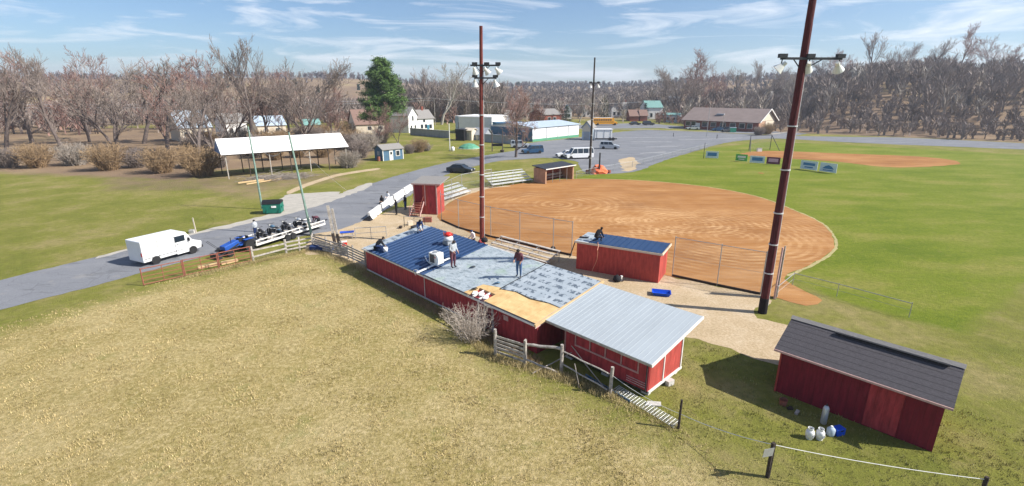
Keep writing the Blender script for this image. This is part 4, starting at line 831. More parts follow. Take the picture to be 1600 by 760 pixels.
# ---------------------------------------------------------------- light poles, utility poles, wires
def lamp_head(mb, c, d, s=1.0):
    """bell shaped floodlight pointing along d"""
    d = Vector(d).normalized(); c = Vector(c); mb.tube(c - d * .32 * s, c - d * .12 * s, .10 * s, .12 * s, 10); mb.tube(c - d * .12 * s, c + d * .22 * s, .13 * s, .30 * s, 14, False); mb.tube(c + d * .10 * s, c + d * .215 * s, .22 * s, .28 * s, 14)
def light_pole(base, h, arm_z, label, r0, r1, lean, arms, arm_rz, pm='pole_red', black=0, group='ball field light poles'):
    t = thing('light_pole', label, 'light pole', (base.x, base.y, 0), arm_rz, group); lx, ly = lean
    c, s = math.cos(-arm_rz), math.sin(-arm_rz); lx, ly = lx * c - ly * s, lx * s + ly * c
    P = lambda z: Vector((lx * z / h, ly * z / h, z))
    mb = MB()
    for i in range(10):
        a, b = i / 10, (i + 1) / 10; mb.tube(P(a * h - (.2 if i == 0 else 0)) + Vector((rnd(-.01, .01), 0, 0)), P(b * h), r0 + (r1 - r0) * a, r0 + (r1 - r0) * b, 12, i in (0, 9))
    part('pole', mb, pm, t)
    if black: part('tarred_base', MB().tube(P(-.1), P(black), r0 * 1.10, r0 * 1.08, 12), 'tar_black', t)
    for z in (2.6, 4.4, 6.3, 8.8, 11.2): part('cable_clamp', MB().tube(P(z), P(z + .06), r0 * 1.12, r0 * 1.12, 12), 'pale_steel', t)
    part('conduit', MB().tube(P(.5) + Vector((r0 * 1.15, -.03, 0)), P(arm_z) + Vector((r0 * .9, -.03, 0)), .025, .025, 6), 'pale_steel', t)
    for (z, x0, x1, heads) in arms:
        o = P(z); arm = part('cross_arm', MB().bar(o + Vector((x0, -.18, 0)), o + Vector((x1, -.18, 0)), .10, .12).bar(o + Vector((x0 * .5, -.18, 0)), o + Vector((0, 0, -.6)), .03, .05).bar(o + Vector((x1 * .5, -.18, 0)), o + Vector((0, 0, -.6)), .03, .05), 'dark_steel', t)
        for hx, dirn, up in heads:
            hb = MB(); lamp_head(hb, o + Vector((hx, -.18 + .1 * dirn[1], -.42)), dirn, 1.0); f = hb.build('floodlight', 'lamp_clear' if up else 'pale_steel', t)
            hb = MB().box(o + Vector((hx, -.18, .13)), (.42, .22, .2)); hb.tube(o + Vector((hx, -.18, 0)), o + Vector((hx, -.18 + .05 * dirn[1], -.25)), .03); hb.build('ballast', 'dark_steel', f)
    return t
g = G(753, 384)
light_pole(g, 17.95, 15, 'tall brown red light pole behind the blue roofed building, lamps near its top', .20, .13, (.25, 0), [(15.05, -.85, 1.5, [(-.5, (.3, .5, -1), 1), (.45, (.8, .5, -1), 1), (1.35, (.9, .4, -1), 1)]), (14.1, -.55, 1.25, [(-.5, (0, .3, -1), 0), (1.15, (.3, .3, -1), 0)])], 0)
g = G(1191, 489)
light_pole(g, 20.5, 14.7, 'thick dark red light pole nearest the camera, tarred black at its foot', .235, .17, (-.05, 0), [(14.7, -1.35, 2.0, [(-1.25, (-.9, .5, -1), 1), (.25, (.3, .8, -.8), 1), (1.9, (.7, .6, -1), 1)])], .06, pm='pole_red_shaded', black=1.0)
g = G(921, 272)
light_pole(g, 18.2, 14.4, 'farthest light pole, thin and dark beside the parking lot', .19, .12, (0, 0), [(14.4, -.7, .9, [(-.55, (0, .3, -1), 0), (.7, (.3, .3, -1), 1)])], .1, pm='dark_wood')
t = tag(MB().tube(G(936, 272) - Vector((0, 0, .1)), G(936, 272) + Vector((0, 0, 3.5)), .13, .12).build('stub_pole', 'dark_steel'), 'short dark post right of the farthest light pole', 'post')
# two green poles on the left
for (bx, by, lx, ly, h, lab, m_) in ((410, 327, -.2, 0, 9.4, 'slim green pole standing behind the green dumpster', 'verdigris'), (487, 368, -.95, .1, 9.6, 'leaning grey green pole by the corner of the wooden fences', 'verdigris')):
    g = G(bx, by); t = thing('green_pole', lab, 'pole', g); mb = MB()
    for i in range(8): mb.tube(Vector((lx * i / 8, ly * i / 8, h * i / 8 - (.1 if i == 0 else 0))), Vector((lx * (i + 1) / 8, ly * (i + 1) / 8, h * (i + 1) / 8)), .12 - .006 * i, .114 - .006 * i, 10)
    part('shaft', mb, m_, t); part('cap', MB().tube((lx, ly, h), (lx, ly, h + .08), .09), 'dark_steel', t)
    part('insulator', MB().tube((lx * .95 - .12, ly, h * .95), (lx * .95 + .12, ly, h * .95), .05), 'pale_steel', t)
def cable(name, label, A, B, sag, r, m_, n=18, group=None, cat='cable'):
    A = Vector(A); B = Vector(B); P = [A.lerp(B, i / n) - Vector((0, 0, sag * 4 * (i / n) * (1 - i / n))) for i in range(n + 1)]
    return tag(MB().path(P, r, 4).build(name, m_), label, cat, group)
p1 = G(410, 327) + Vector((-.2, 0, 9)); p2 = G(487, 368) + Vector((-.9, 0, 9.1))
cable('overhead_cable', 'drooping cable strung between the two green poles', p1, p2, 2.2, .018, 'pale_steel', cat='cable'); cable('overhead_cable', 'cable drooping left from the left green pole', p1 + Vector((0, 0, -1.0)), p1 + Vector((-26, -6, -1.2)), 2.0, .014, 'dark_steel')
cable('guy_wire', 'thin guy wire slanting right from the leaning green pole', p2, G(545, 300) + Vector((0, 0, 0)), .3, .014, 'pale_steel')
def utility_pole(px, py, h, label, m_='bark_pale', r=.13, arm=True, group='utility poles'):
    g = G(px, py); t = thing('utility_pole', label, 'utility pole', (g.x, g.y, hz(g.x, g.y)), .3, group); part('shaft', MB().tube((0, 0, -.1), (0, 0, h), r, r * .7), m_, t)
    if arm: part('cross_arm', MB().bar((-1, 0, h - .5), (1, 0, h - .5), .1, .12), m_, t)
    return g
utility_pole(703, 236, 6.2, 'short white pole on the lawn left of the tallest middle pole', 'white_paint', .12, False)
utility_pole(680, 196, 11, 'pale utility pole above the small white house', 'bark_pale')
utility_pole(1104, 214, 8.5, 'slim grey pole in front of the long brick school', 'galv', .08, False)
utility_pole(1099, 248, 3.2, 'short thin post at the near edge of the parking lot', 'dark_steel', .06, False)
utility_pole(1128, 205, 6, 'short pale pole before the middle of the school wall', 'bark_pale', .1, False)
utility_pole(1030, 186, 9, 'far utility pole left of the school', 'bark_pale')
a = G(294, 210) ; zz = 9.5
for i, (z, lab) in enumerate(((9.9, 'upper long wire crossing the view behind the canopy'), (9.0, 'lower long wire crossing the view behind the canopy'))):
    A_ = G(-40, 218); B_ = G(680, 196); cable('power_line', lab, (A_.x, A_.y, z), (B_.x, B_.y, z + 1.0), 1.2, .035, 'car_silver', 30)
A_ = G(680, 196); B_ = G(1030, 186); cable('power_line', 'long wire from the pale utility pole past the flat roofed building', (A_.x, A_.y, 10.6), (B_.x, B_.y, 9), 2.0, .04, 'car_silver', 30)

# ---------------------------------------------------------------- fences
m = bpy.data.materials.new('chain_link'); m.use_nodes = True; M['chain_link'] = m; nt = m.node_tree; N = nt.nodes; Lk = nt.links.new
p = N['Principled BSDF']; p.inputs['Base Color'].default_value = (.30, .30, .31, 1); p.inputs['Metallic'].default_value = .5; p.inputs['Roughness'].default_value = .5
tc = N.new('ShaderNodeTexCoord'); mp = N.new('ShaderNodeMapping'); mp.inputs['Rotation'].default_value = (0, R(45), 0); Lk(tc.outputs['Object'], mp.inputs[0]); sx = N.new('ShaderNodeSeparateXYZ'); Lk(mp.outputs[0], sx.inputs[0])
oo = []
for ax in (0, 2):
    fr = N.new('ShaderNodeMath'); fr.operation = 'PINGPONG'; fr.inputs[1].default_value = .03; Lk(sx.outputs[ax], fr.inputs[0]); lt = N.new('ShaderNodeMath'); lt.operation = 'LESS_THAN'; lt.inputs[1].default_value = .0021; Lk(fr.outputs[0], lt.inputs[0]); oo.append(lt.outputs[0])
mxm = N.new('ShaderNodeMath'); mxm.operation = 'MAXIMUM'; Lk(oo[0], mxm.inputs[0]); Lk(oo[1], mxm.inputs[1]); Lk(mxm.outputs[0], p.inputs['Alpha'])

def mesh_fence(name, label, pts, h, post_xs=None, top=True, board=False, pr=.035, group=None, step=3.0, rail_m='galv', fabric=True):
    A = Vector(pts[0]).to_2d(); t = thing(name, label, 'fence', (A.x, A.y, 0), 0, group)
    for a, b in zip(pts[:-1], pts[1:]):
        a = Vector(a).to_2d(); b = Vector(b).to_2d(); d = b - a; l = d.length; rz = math.atan2(d.y, d.x); k = max(1, round(l / step))
        for i in range(k + (1 if b == Vector(pts[-1]).to_2d() else 0)):
            q = a.lerp(b, i / k) - A; part('post', MB().tube((q.x, q.y, 0), (q.x, q.y, h + .08), pr), rail_m, t)
        q0 = a - A; q1 = b - A
        part('top_rail', MB().tube((q0.x, q0.y, h), (q1.x, q1.y, h), .022, n=6), rail_m, t); part('tension_wire', MB().tube((q0.x, q0.y, h * .52), (q1.x, q1.y, h * .52), .008, n=4), rail_m, t)
        if board: part('base_board', MB().bar((q0.x, q0.y, .09), (q1.x, q1.y, .09), .06, .16), 'dark_wood', t)
        if fabric:
            f = MB().add([(0, 0, .05), (l, 0, .05), (l, 0, h), (0, 0, h)], [(0, 1, 2, 3)]).build('wire_mesh', 'chain_link', t); f.location = (q0.x, q0.y, 0); f.rotation_euler = (0, 0, rz)
    return t
mesh_fence('backstop_fence', 'high chain link backstop around the near side of the tan infield', [G(690, 345), G(717, 357), G(767, 371), G(812, 381), G(864, 394), G(893, 400)], 2.9, board=True, step=4)
mesh_fence('backstop_fence', 'high chain link backstop right of the blue roofed dugout', [G(1050, 432), G(1120, 447), G(1188, 461)], 3.0, board=True, step=9)
mesh_fence('backstop_fence', 'chain link fence running from the red booth to the grey bleachers', [G(690, 345), G(689, 322), G(722, 303), G(768, 293)], 2.6, step=5)
mesh_fence('field_fence', 'low chain link fence leading right from the nearest light pole', [G(1212, 468), G(1238, 446), G(1307, 464), G(1420, 496)], .9, step=4, pr=.022, fabric=False, top=False)
mesh_fence('field_fence', 'low wire fence from the far dugout along the parking lot', [G(900, 279), G(928, 273), G(988, 262), G(1050, 246), G(1105, 233)], 1.1, step=5, fabric=True)
t = thing('scoreboard_panel', 'tall weathered board panel standing just right of the thick dark red pole', 'panel', G(1210, 467), .75)
part('board', MB().box((.16, 0, 1.7), (.38, .05, 3.3)), 'dark_wood', t); part('post', MB().box((-.06, 0, 1.75), (.08, .09, 3.6)), 'pink_trim', t); part('post', MB().box((.39, 0, 1.75), (.07, .08, 3.6)), 'old_wood', t)
t.name = 'tall_boards'

def board_fence(name, label, A, B, h, n, m_='old_wood', posts=3, bw=.13, group=None, cat='fence', skew=.02, postm=None, z0=.15, extra=0.12):
    A = Vector(A).to_2d(); B = Vector(B).to_2d(); a = math.atan2(B.y - A.y, B.x - A.x); l = (B - A).length; t = thing(name, label, cat, (A.x, A.y, 0), a, group)
    for i in range(n):
        z = z0 + (h - z0) * (i + .5) / n; part('board', MB().bar((0, -.06, z + rnd(-skew, skew)), (l, -.06, z + rnd(-skew, skew)), .03, bw), m_, t)
    for i in range(posts):
        x = l * i / max(1, posts - 1); part('post', MB().box((x, 0, (h + extra) / 2), (.12, .09, h + extra), 0, 0, rnd(-.03, .03)), postm or m_, t)
    return t
board_fence('board_fence', 'grey board fence with dark gaps running up to the end of the red building', G(490, 386), G(533, 400), 1.15, 4, posts=3)
board_fence('board_fence', 'pale board fence touching the left end of the long red building', G(535, 400), G(572, 418), 1.25, 5, posts=3, m_='old_wood')
board_fence('board_fence', 'low grey rail fence beside the white trailer', G(448, 396), G(489, 388), 1.1, 3, posts=3)
board_fence('board_fence', 'long sagging rail fence between the red gate and the white trailer', G(396, 408), G(447, 396), 1.1, 2, posts=2, skew=.06)
board_fence('field_gate', 'weathered board gate in front of the red building by the leafless shrub', G(774, 555), G(820, 571), 1.25, 5, cat='gate', posts=2, bw=.12, skew=.03)
def pipe_gate(label, A, B, h, m_):
    A = Vector(A).to_2d(); B = Vector(B).to_2d(); a = math.atan2(B.y - A.y, B.x - A.x); l = (B - A).length; t = thing('pipe_gate', label, 'gate', (A.x, A.y, 0), a, 'rusty pipe gates')
    part('frame', MB().tube((0, 0, .1), (l, 0, .1), .035).tube((0, 0, h), (l, 0, h), .035).tube((0, 0, .05), (0, 0, h + .05), .04).tube((l, 0, .05), (l, 0, h + .05), .04).tube((l / 2, 0, .1), (l / 2, 0, h), .025), m_, t)
    for i in range(3): part('bar', MB().tube((0, 0, .1 + (h - .1) * (i + 1) / 4), (l, 0, .1 + (h - .1) * (i + 1) / 4), .024), m_, t)
    return t
pipe_gate('rusty red pipe gate with two bays beside the blue tractor', G(344, 420), G(393, 409), 1.25, 'rust'); pipe_gate('rusty red pipe gate at the left edge of the photograph', G(290, 432), G(342, 421), 1.25, 'rust'); pipe_gate('rusty red pipe gate farthest left, beyond the lumber', G(225, 447), G(288, 433), 1.25, 'rust')
for i, (a, b, lab) in enumerate(((G(310, 421), G(340, 415), 'pale plank lying behind the left rusty gate'), (G(346, 414), G(372, 409), 'pale plank lying behind the right rusty gate'))):
    tag(MB().bar(Vector((a.x, a.y, .12)), Vector((b.x, b.y, .14)), .25, .22).build('plank', 'new_wood'), lab, 'plank')
# posts of the pasture fence in the foreground
def post(px, py, h, r, label, m_='old_wood', lean=(0, 0), square=False):
    g = G(px, py); mb = MB()
    if square: mb.bar((0, 0, -.1), (lean[0], lean[1], h), r * 2, r * 2)
    else:
        mb.tube((0, 0, -.1), (lean[0] * .5, lean[1] * .5, h * .5), r * 1.05, r, 10); mb.tube((lean[0] * .5, lean[1] * .5, h * .5), (lean[0], lean[1], h), r, r * .92, 10)
    o = mb.build('fence_post', m_); o.location = g; return tag(o, label, 'post', 'pasture fence posts')
post(821, 567, 1.3, .065, 'round pale post at the right end of the board gate'); post(774, 557, 1.55, .08, 'split topped post at the left end of the board gate')
post(877, 582, 1.5, .085, 'stout round pale post left of the framed shutters'); post(953, 616, 1.38, .08, 'stout pale post standing before the middle of the shuttered shed wall', lean=(.04, 0))
post(1060, 670, 1.35, .05, 'thin dark post on the grass right of the fallen panel', 'dark_wood')
g = G(1199, 746); t = thing('sign_post', 'dark square post carrying a blank pale metal plate in the foreground', 'sign post', g, .35)
part('post', MB().box((0, 0, .7), (.11, .11, 1.5)), 'dark_wood', t); part('plate', MB().box((-.26, -.07, 1.18), (.46, .012, .32), 0, 0, .12), 'galv', t)
# rails / rope between them
def rail(a, ha, b, hb_, label, r=.055, m_='old_wood', name='rail', cat='rail', flat=False):
    a = G(*a); b = G(*b); a.z = ha; b.z = hb_; mb = MB().bar(a, b, .04, .13) if flat else MB().path([a.lerp(b, i / 5) + Vector((0, 0, .02 * math.sin(i * 2.1))) for i in range(6)], r, 7)
    return tag(mb.build(name, m_), label, cat)
rail((822, 568), 1.05, (876, 582), 1.30, 'thick pale log rail between the gate post and the stout round post', .075)
rail((822, 572), .35, (872, 586), .12, 'fallen rail low between the gate post and the stout round post', .05)
rail((880, 583), 1.15, (950, 614), .98, 'thin top rail in front of the framed shutters', .035); rail((880, 583), .45, (948, 618), .3, 'low rail in front of the red shuttered wall', .035)
rail((832, 585), .05, (905, 560), .55, 'dead branch leaning behind the stout round post', .03, 'twigs_pale', 'branch', 'branch')
rail((888, 560), .9, (955, 622), .04, 'long branch propped diagonally against the shuttered shed fence', .025, 'twigs_pale', 'branch', 'branch')
rail((897, 590), .75, (905, 606), .02, 'short stick leaning on the low rail by the shuttered wall', .025, 'twigs_pale', 'branch', 'branch')
# fallen welded panel on the grass
A_ = G(962, 610); B_ = G(1058, 667); t = thing('wire_panel', 'fallen galvanised wire panel lying on the grass below the shuttered shed', 'wire panel', (A_.x, A_.y, 0), math.atan2(B_.y - A_.y, B_.x - A_.x)); l = (B_ - A_).to_2d().length
mb = MB()
for i in range(6): mb.tube((0, -.25 + .09 * i, .10 + .012 * i), (l, -.25 + .09 * i, .08 + .012 * i), .011, n=5)
part('long_wires', mb, 'pale_steel', t); mb = MB()
for i in range(int(l / .15) + 1): mb.tube((i * .15, -.26, .105), (i * .15, .21, .16), .008, n=4)
part('cross_wires', mb, 'pale_steel', t)
tag(MB().bar(G(915, 586, .15), G(985, 628, .1), .03, .12).build('loose_board', 'slate_blue'), 'bluish board lying along the foot of the shuttered wall', 'board')
A_ = G(1062, 668); B_ = G(1199, 746); Cc = G(1330, 795)
cable('rope', 'white rope sagging from the thin dark post to the sign post', (A_.x, A_.y, .62), (B_.x, B_.y, 1.38), .12, .014, 'rope', 12, cat='rope'); cable('rope', 'white rope running from the sign post to the right edge', (B_.x, B_.y, 1.38), (15.0, 12.6, 1.3), .1, .014, 'rope', 12, cat='rope')
o = MB().tube((0, 0, -.1), (0, 0, 1.4), .06).build('fence_post', 'dark_wood'); o.location = (15.0, 12.6, 0); tag(o, 'dark post at the far end of the white rope, in front of the shingled shed', 'post', 'pasture fence posts')
cable('rope', 'white wire from the stout post to the thin dark post', (*G(953, 616)[:2], 1.0), (A_.x, A_.y, .62), .15, .010, 'rope', 12, cat='wire')
# pair of weathered planks standing by the yard + others
g = G(528, 392); t = thing('plank_pillar', 'two tall weathered planks standing together, leaning left, by the yard', 'planks', g, .3)
part('plank', MB().bar((-.12, 0, 0), (-.42, 0, 4.0), .12, .22), 'old_wood', t); part('plank', MB().bar((.2, 0, 0), (-.12, .05, 3.7), .12, .2), 'old_wood', t)
part('dark_foot', MB().bar((-.12, -.075, 0), (-.26, -.075, 1.6), .03, .25), 'dark_wood', t); part('dark_foot', MB().bar((.2, -.075, 0), (.08, -.05, 1.5), .03, .24), 'dark_wood', t)
board_fence('board_fence', 'second row of rails fencing the yard below the tall planks', G(493, 391), G(545, 405), .95, 4, 'old_wood', posts=3)
# pipe railing on the yard
A_ = G(556, 374); B_ = G(604, 371); d = B_ - A_; t = thing('pipe_railing', 'thin steel pipe railing on the sandy yard', 'railing', A_, math.atan2(d.y, d.x)); l = d.to_2d().length
for x in (0, l / 2, l): part('post', MB().tube((x, 0, 0), (x, 0, 1.05), .03), 'galv', t)
part('rails', MB().tube((0, 0, 1.05), (l, 0, 1.05), .03).tube((0, 0, .55), (l, 0, .55), .022), 'galv', t)
A_ = G(632, 355); t = thing('pipe_railing', 'low dark pipe rail at the left of the red steps', 'railing', A_, -.2); part('posts', MB().tube((0, 0, 0), (0, 0, 1.1), .03).tube((2.2, 0, 0), (2.2, 0, 1.1), .03), 'dark_steel', t); part('rail', MB().tube((0, 0, 1.1), (2.2, 0, 1.1), .025), 'galv', t)
# yard clutter
q = G(543, 372); t = thing('picnic_table', 'blue topped picnic table on the sandy yard left of the railing', 'table', q, .3); t.scale = (.7, .7, .8)
part('top', MB().slab([(-.9, -.4, .76), (.9, -.4, .76), (.9, .4, .76), (-.9, .4, .76)], .05), 'plastic_blue', t); part('bench', MB().box((0, -.72, .44), (1.8, .26, .05)), 'old_wood', t); part('bench', MB().box((0, .72, .44), (1.8, .26, .05)), 'old_wood', t)
for s in (-.65, .65): part('leg_frame', MB().bar((s, -.7, 0), (s, .25, .72), .06, .08).bar((s, .7, 0), (s, -.25, .72), .06, .08).bar((s, -.75, .4), (s, .75, .4), .06, .08), 'old_wood', t)
q = G(538, 384); t = thing('red_cooler', 'small orange red cooler on the sandy yard below the picnic table', 'cooler', q, .3); part('body', MB().box((0, 0, .17), (.5, .32, .34)), 'plastic_red', t, bevel=.02); part('lid', MB().box((0, 0, .37), (.52, .34, .06)), 'plastic_white', t)
q = G(508, 392); tag(MB().slab([(q.x - 1.2, q.y - .3, .45), (q.x + .8, q.y - .6, .4), (q.x + .9, q.y - .3, .5), (q.x - 1.1, q.y + .1, .55)], .3).build('folded_tarp', 'cloth_navy'), 'navy blue tarp bundle behind the grey board fence', 'tarp')
for i, (px, py, w_, h_, m_, lab) in enumerate(((668, 347, .9, .45, 'rust', 'rusty low stand at the foot of the red steps'), (641, 352, .5, .4, 'cream', 'cream box by the low dark pipe rail'), (648, 358, .7, .3, 'dark_steel', 'dark case behind the kneeling worker'), (626, 357, .45, .2, 'dark_wood', 'small dark scrap heap on the sandy yard'))):
    q = G(px, py); t = thing('crate', lab, 'crate', q, i * .5); part('body', MB().box((0, 0, h_ / 2), (w_, w_ * .6, h_)), m_, t, bevel=.02); part('lid', MB().box((0, 0, h_ + .015), (w_ * 1.03, w_ * .63, .03)), m_, t)
# white concrete barriers
for i, (a, b, lab) in enumerate((((577, 344), (594, 331), 'white road barrier nearest, with a dark cloth at its left end'), ((596, 329.5), (613, 317), 'white road barrier second from the left, people sitting on it'), ((615, 315.5), (630, 305), 'white road barrier third from the left'), ((631, 304), (643, 296.5), 'white road barrier farthest, nearest the red booth roof'))):
    A_ = G(*a); B_ = G(*b); d = (B_ - A_).to_2d(); t = thing('road_barrier', lab, 'barrier', A_, math.atan2(d.y, d.x), 'white road barriers'); l = d.length
    part('body', MB().prism([(-.32, 0), (.32, 0), (.32, .1), (.16, .32), (.10, .82), (-.10, .82), (-.16, .32), (-.32, .1)], 0, l, 'X'), 'white_paint', t); part('lifting_slot', MB().box((l / 2, -.29, .05), (.5, .08, .08)), 'dark_steel', t)
q = G(575, 345); o = MB().add([(-.6, -.1, .02), (.3, -.3, .02), (.5, .25, .02), (-.3, .3, .02), (.15, .05, .55), (.3, .0, .5)], [(0, 1, 5, 4), (1, 2, 5), (2, 3, 4, 5), (3, 0, 4)]).build('dark_cloth', 'cloth_black'); o.location = q; tag(o, 'dark cloth heaped at the end of the nearest white barrier', 'cloth')

# ---------------------------------------------------------------- people
BASE = dict(pel=(0, 0, .94), spi=(0, 0, 1.14), che=(0, 0, 1.36), nec=(0, .01, 1.49), hea=(0, .03, 1.60), top=(0, .02, 1.72),
            shL=(-.17, 0, 1.42), elL=(-.24, -.02, 1.14), haL=(-.24, .10, .92), shR=(.17, 0, 1.42), elR=(.24, -.02, 1.14), haR=(.24, .10, .92),
            hiL=(-.10, 0, .90), knL=(-.11, .03, .49), anL=(-.11, 0, .08), toL=(-.13, .16, .03), hiR=(.10, 0, .90), knR=(.11, .03, .49), anR=(.11, 0, .08), toR=(.13, .16, .03))
EDG = [('pel', 'spi'), ('spi', 'che'), ('che', 'nec'), ('nec', 'hea'), ('hea', 'top'), ('che', 'shL'), ('shL', 'elL'), ('elL', 'haL'), ('che', 'shR'), ('shR', 'elR'), ('elR', 'haR'), ('pel', 'hiL'), ('hiL', 'knL'), ('knL', 'anL'), ('anL', 'toL'), ('pel', 'hiR'), ('hiR', 'knR'), ('knR', 'anR'), ('anR', 'toR')]
RAD = dict(pel=.175, spi=.165, che=.185, nec=.055, hea=.098, top=.065, shL=.10, shR=.10, elL=.065, elR=.065, haL=.034, haR=.034, hiL=.115, hiR=.115, knL=.08, knR=.08, anL=.047, anR=.047, toL=.04, toR=.04)
def person(loc, rz, label, shirt='cloth_grey', pants='denim', pose=None, hat=None, hood=False, sleeves=True, sc=1.0):
    J = {k: Vector(v) for k, v in BASE.items()}; J.update({k: Vector(v) for k, v in (pose or {}).items()}); names = list(J); ix = {k: i for i, k in enumerate(names)}
    t = thing('person', label, 'person', loc, rz); t.scale = (sc, sc, sc)
    V = [J[k] for k in names]; E_ = [(ix[a], ix[b]) for a, b in EDG]; rad = [RAD[k] for k in names]
    for s in 'LR':        # palm and five fingers closing a little
        h = J['ha' + s]; e = J['el' + s]; d = (h - e).normalized(); sd = d.orthogonal().normalized(); fw = d.cross(sd); pi = len(V); V.append(h + d * .07); rad.append(.030); E_.append((ix['ha' + s], pi))
        for k, (o_, ln) in enumerate(((-.03, .075), (-.01, .085), (.01, .08), (.03, .065))):
            a = len(V); V += [h + d * .09 + sd * o_, h + d * (.09 + ln * .6) + sd * o_ + fw * .015, h + d * (.09 + ln) + sd * o_ + fw * .04]; rad += [.011, .010, .009]; E_ += [(pi, a), (a, a + 1), (a + 1, a + 2)]
        a = len(V); V += [h + d * .05 + sd * .05 + fw * .02, h + d * .08 + sd * .07 + fw * .035]; rad += [.012, .010]; E_ += [(ix['ha' + s], a), (a, a + 1)]
    me = bpy.data.meshes.new('body'); me.from_pydata(V, E_, []); o = bpy.data.objects.new('body', me); COL.objects.link(o); md = o.modifiers.new('s', 'SKIN'); md.use_smooth_shade = True
    for v, r_ in zip(me.skin_vertices[0].data, rad): v.radius = (r_, r_)
    me.skin_vertices[0].data[ix['pel']].use_root = True; me.skin_vertices[0].data[ix['che']].radius = (.155, .125)
    sb = o.modifiers.new('u', 'SUBSURF'); sb.levels = 1; sb.render_levels = 1
    dg = bpy.context.evaluated_depsgraph_get(); nm = bpy.data.meshes.new_from_object(o.evaluated_get(dg)); o.modifiers.clear(); o.data = nm; bpy.data.meshes.remove(me); nm.name = 'body'
    nm.materials.clear()
    for k in (shirt, pants, 'skin', 'black'): nm.materials.append(M[k])
    part_of = lambda e: (3 if e[1][:2] == 'to' else 1 if e[1][:2] in ('hi', 'kn', 'an') else 2 if e[1] in ('hea', 'top') else (0 if e[1][:2] != 'ha' or sleeves else 2))
    for f in nm.polygons:
        c = f.center; best = None
        for e in EDG:
            a, b = J[e[0]], J[e[1]]; u = max(0, min(1, (c - a).dot(b - a) / (b - a).length_squared)); q = (c - a.lerp(b, u)).length - RAD[e[0]] * .4
            if best is None or q < best[0]: best = (q, e, u)
        k = part_of(best[1]); e = best[1]
        if e[1] == 'spi' and best[2] < .35: k = 1
        if e[1][:2] == 'ha' and best[2] > .93: k = 2
        if hood and k == 2 and e[1] in ('hea', 'top'): k = 0
        f.material_index = k
    o.parent = t
    hd = J['hea']; up = (J['top'] - J['hea']).normalized(); fwd = Vector((0, 1, 0)); fwd = (fwd - fwd.dot(up) * up).normalized(); sd = up.cross(fwd)
    fc = MB(); c = hd + up * .03 + fwd * .095
    fc.add([c + up * .03, c - up * .02 + sd * .015, c - up * .02 - sd * .015, c - up * .012 + fwd * .028], [(0, 1, 3), (0, 3, 2), (1, 2, 3)]); part('nose', fc, 'skin', t)
    part('eyes', MB().box(c + up * .032 + sd * .035, (.02, .012, .012)).box(c + up * .032 - sd * .035, (.02, .012, .012)), 'black', t); part('mouth', MB().box(c - up * .045, (.04, .012, .008)), 'cloth_maroon', t)
    part('ears', MB().box(hd + up * .02 + sd * .098, (.02, .03, .05)).box(hd + up * .02 - sd * .098, (.02, .03, .05)), 'skin', t)
    if not hood:
        hm = MB(); q = up.to_track_quat('Z', 'Y').to_matrix(); rows = []; n = 12
        for i in range(5):
            a = (i / 4) * 1.45; rr_ = .112 * math.cos(a); z = .112 * math.sin(a); rows += [hd + up * .045 - fwd * .012 + q @ Vector((rr_ * math.cos(6.283 * j / n), rr_ * math.sin(6.283 * j / n), z)) for j in range(n)]
        hm.add(rows, [(i * n + j, i * n + (j + 1) % n, (i + 1) * n + (j + 1) % n, (i + 1) * n + j) for i in range(4) for j in range(n)])
        if hat: hm.add([hd + up * .06 + fwd * .09 + sd * .07, hd + up * .06 + fwd * .09 - sd * .07, hd + up * .045 + fwd * .19 - sd * .05, hd + up * .045 + fwd * .19 + sd * .05], [(0, 1, 2, 3)])
        part('cap' if hat else 'hair', hm, hat or 'hair_dark', t, smooth=True)
    return t
LEAN = dict(che=(0, .06, 1.36), nec=(0, .10, 1.48), hea=(0, .15, 1.58), top=(0, .18, 1.70), shL=(-.17, .05, 1.41), shR=(.17, .05, 1.41), elL=(-.25, .02, 1.14), elR=(.25, .06, 1.15), haL=(-.22, .20, 1.0), haR=(.18, .28, 1.05))
BEND = dict(pel=(0, -.12, .92), spi=(0, .05, 1.05), che=(0, .28, 1.10), nec=(0, .42, 1.10), hea=(0, .52, 1.08), top=(0, .62, 1.07), shL=(-.17, .30, 1.10), shR=(.17, .30, 1.10), elL=(-.2, .38, .82), elR=(.2, .40, .82), haL=(-.14, .52, .60), haR=(.14, .54, .58), hiL=(-.1, -.12, .88), hiR=(.1, -.12, .88))
KNEEL = dict(pel=(0, -.18, .42), spi=(0, -.06, .60), che=(0, .12, .76), nec=(0, .24, .84), hea=(0, .32, .90), top=(0, .38, 1.0), shL=(-.17, .14, .78), shR=(.17, .14, .78), elL=(-.22, .28, .52), elR=(.22, .28, .5), haL=(-.12, .44, .3), haR=(.14, .44, .28), hiL=(-.1, -.18, .40), hiR=(.1, -.18, .40), knL=(-.16, .18, .10), knR=(.16, .24, .34), anL=(-.15, -.24, .08), toL=(-.16, -.36, .05), anR=(.16, .14, .06), toR=(.17, .28, .03))
SIT = dict(pel=(0, 0, .88), spi=(0, 0, 1.06), che=(0, .02, 1.27), nec=(0, .04, 1.39), hea=(0, .07, 1.50), top=(0, .07, 1.62), shL=(-.17, .02, 1.32), shR=(.17, .02, 1.32), elL=(-.22, .06, 1.06), elR=(.22, .06, 1.06), haL=(-.12, .28, .98), haR=(.12, .28, .98), hiL=(-.1, .04, .88), hiR=(.1, .04, .88), knL=(-.12, .42, .82), knR=(.12, .42, .82), anL=(-.12, .46, .40), toL=(-.12, .60, .34), anR=(.12, .46, .40), toR=(.12, .60, .34))
SITLOW = {k: (v[0], v[1] - .38 * 0, v[2]) for k, v in SIT.items()}
person(on_roof(708, 418), -2.3, 'worker in a light grey hooded top standing by the air conditioner', 'cloth_grey', 'cloth_maroon', LEAN, hood=True, sc=1.12)
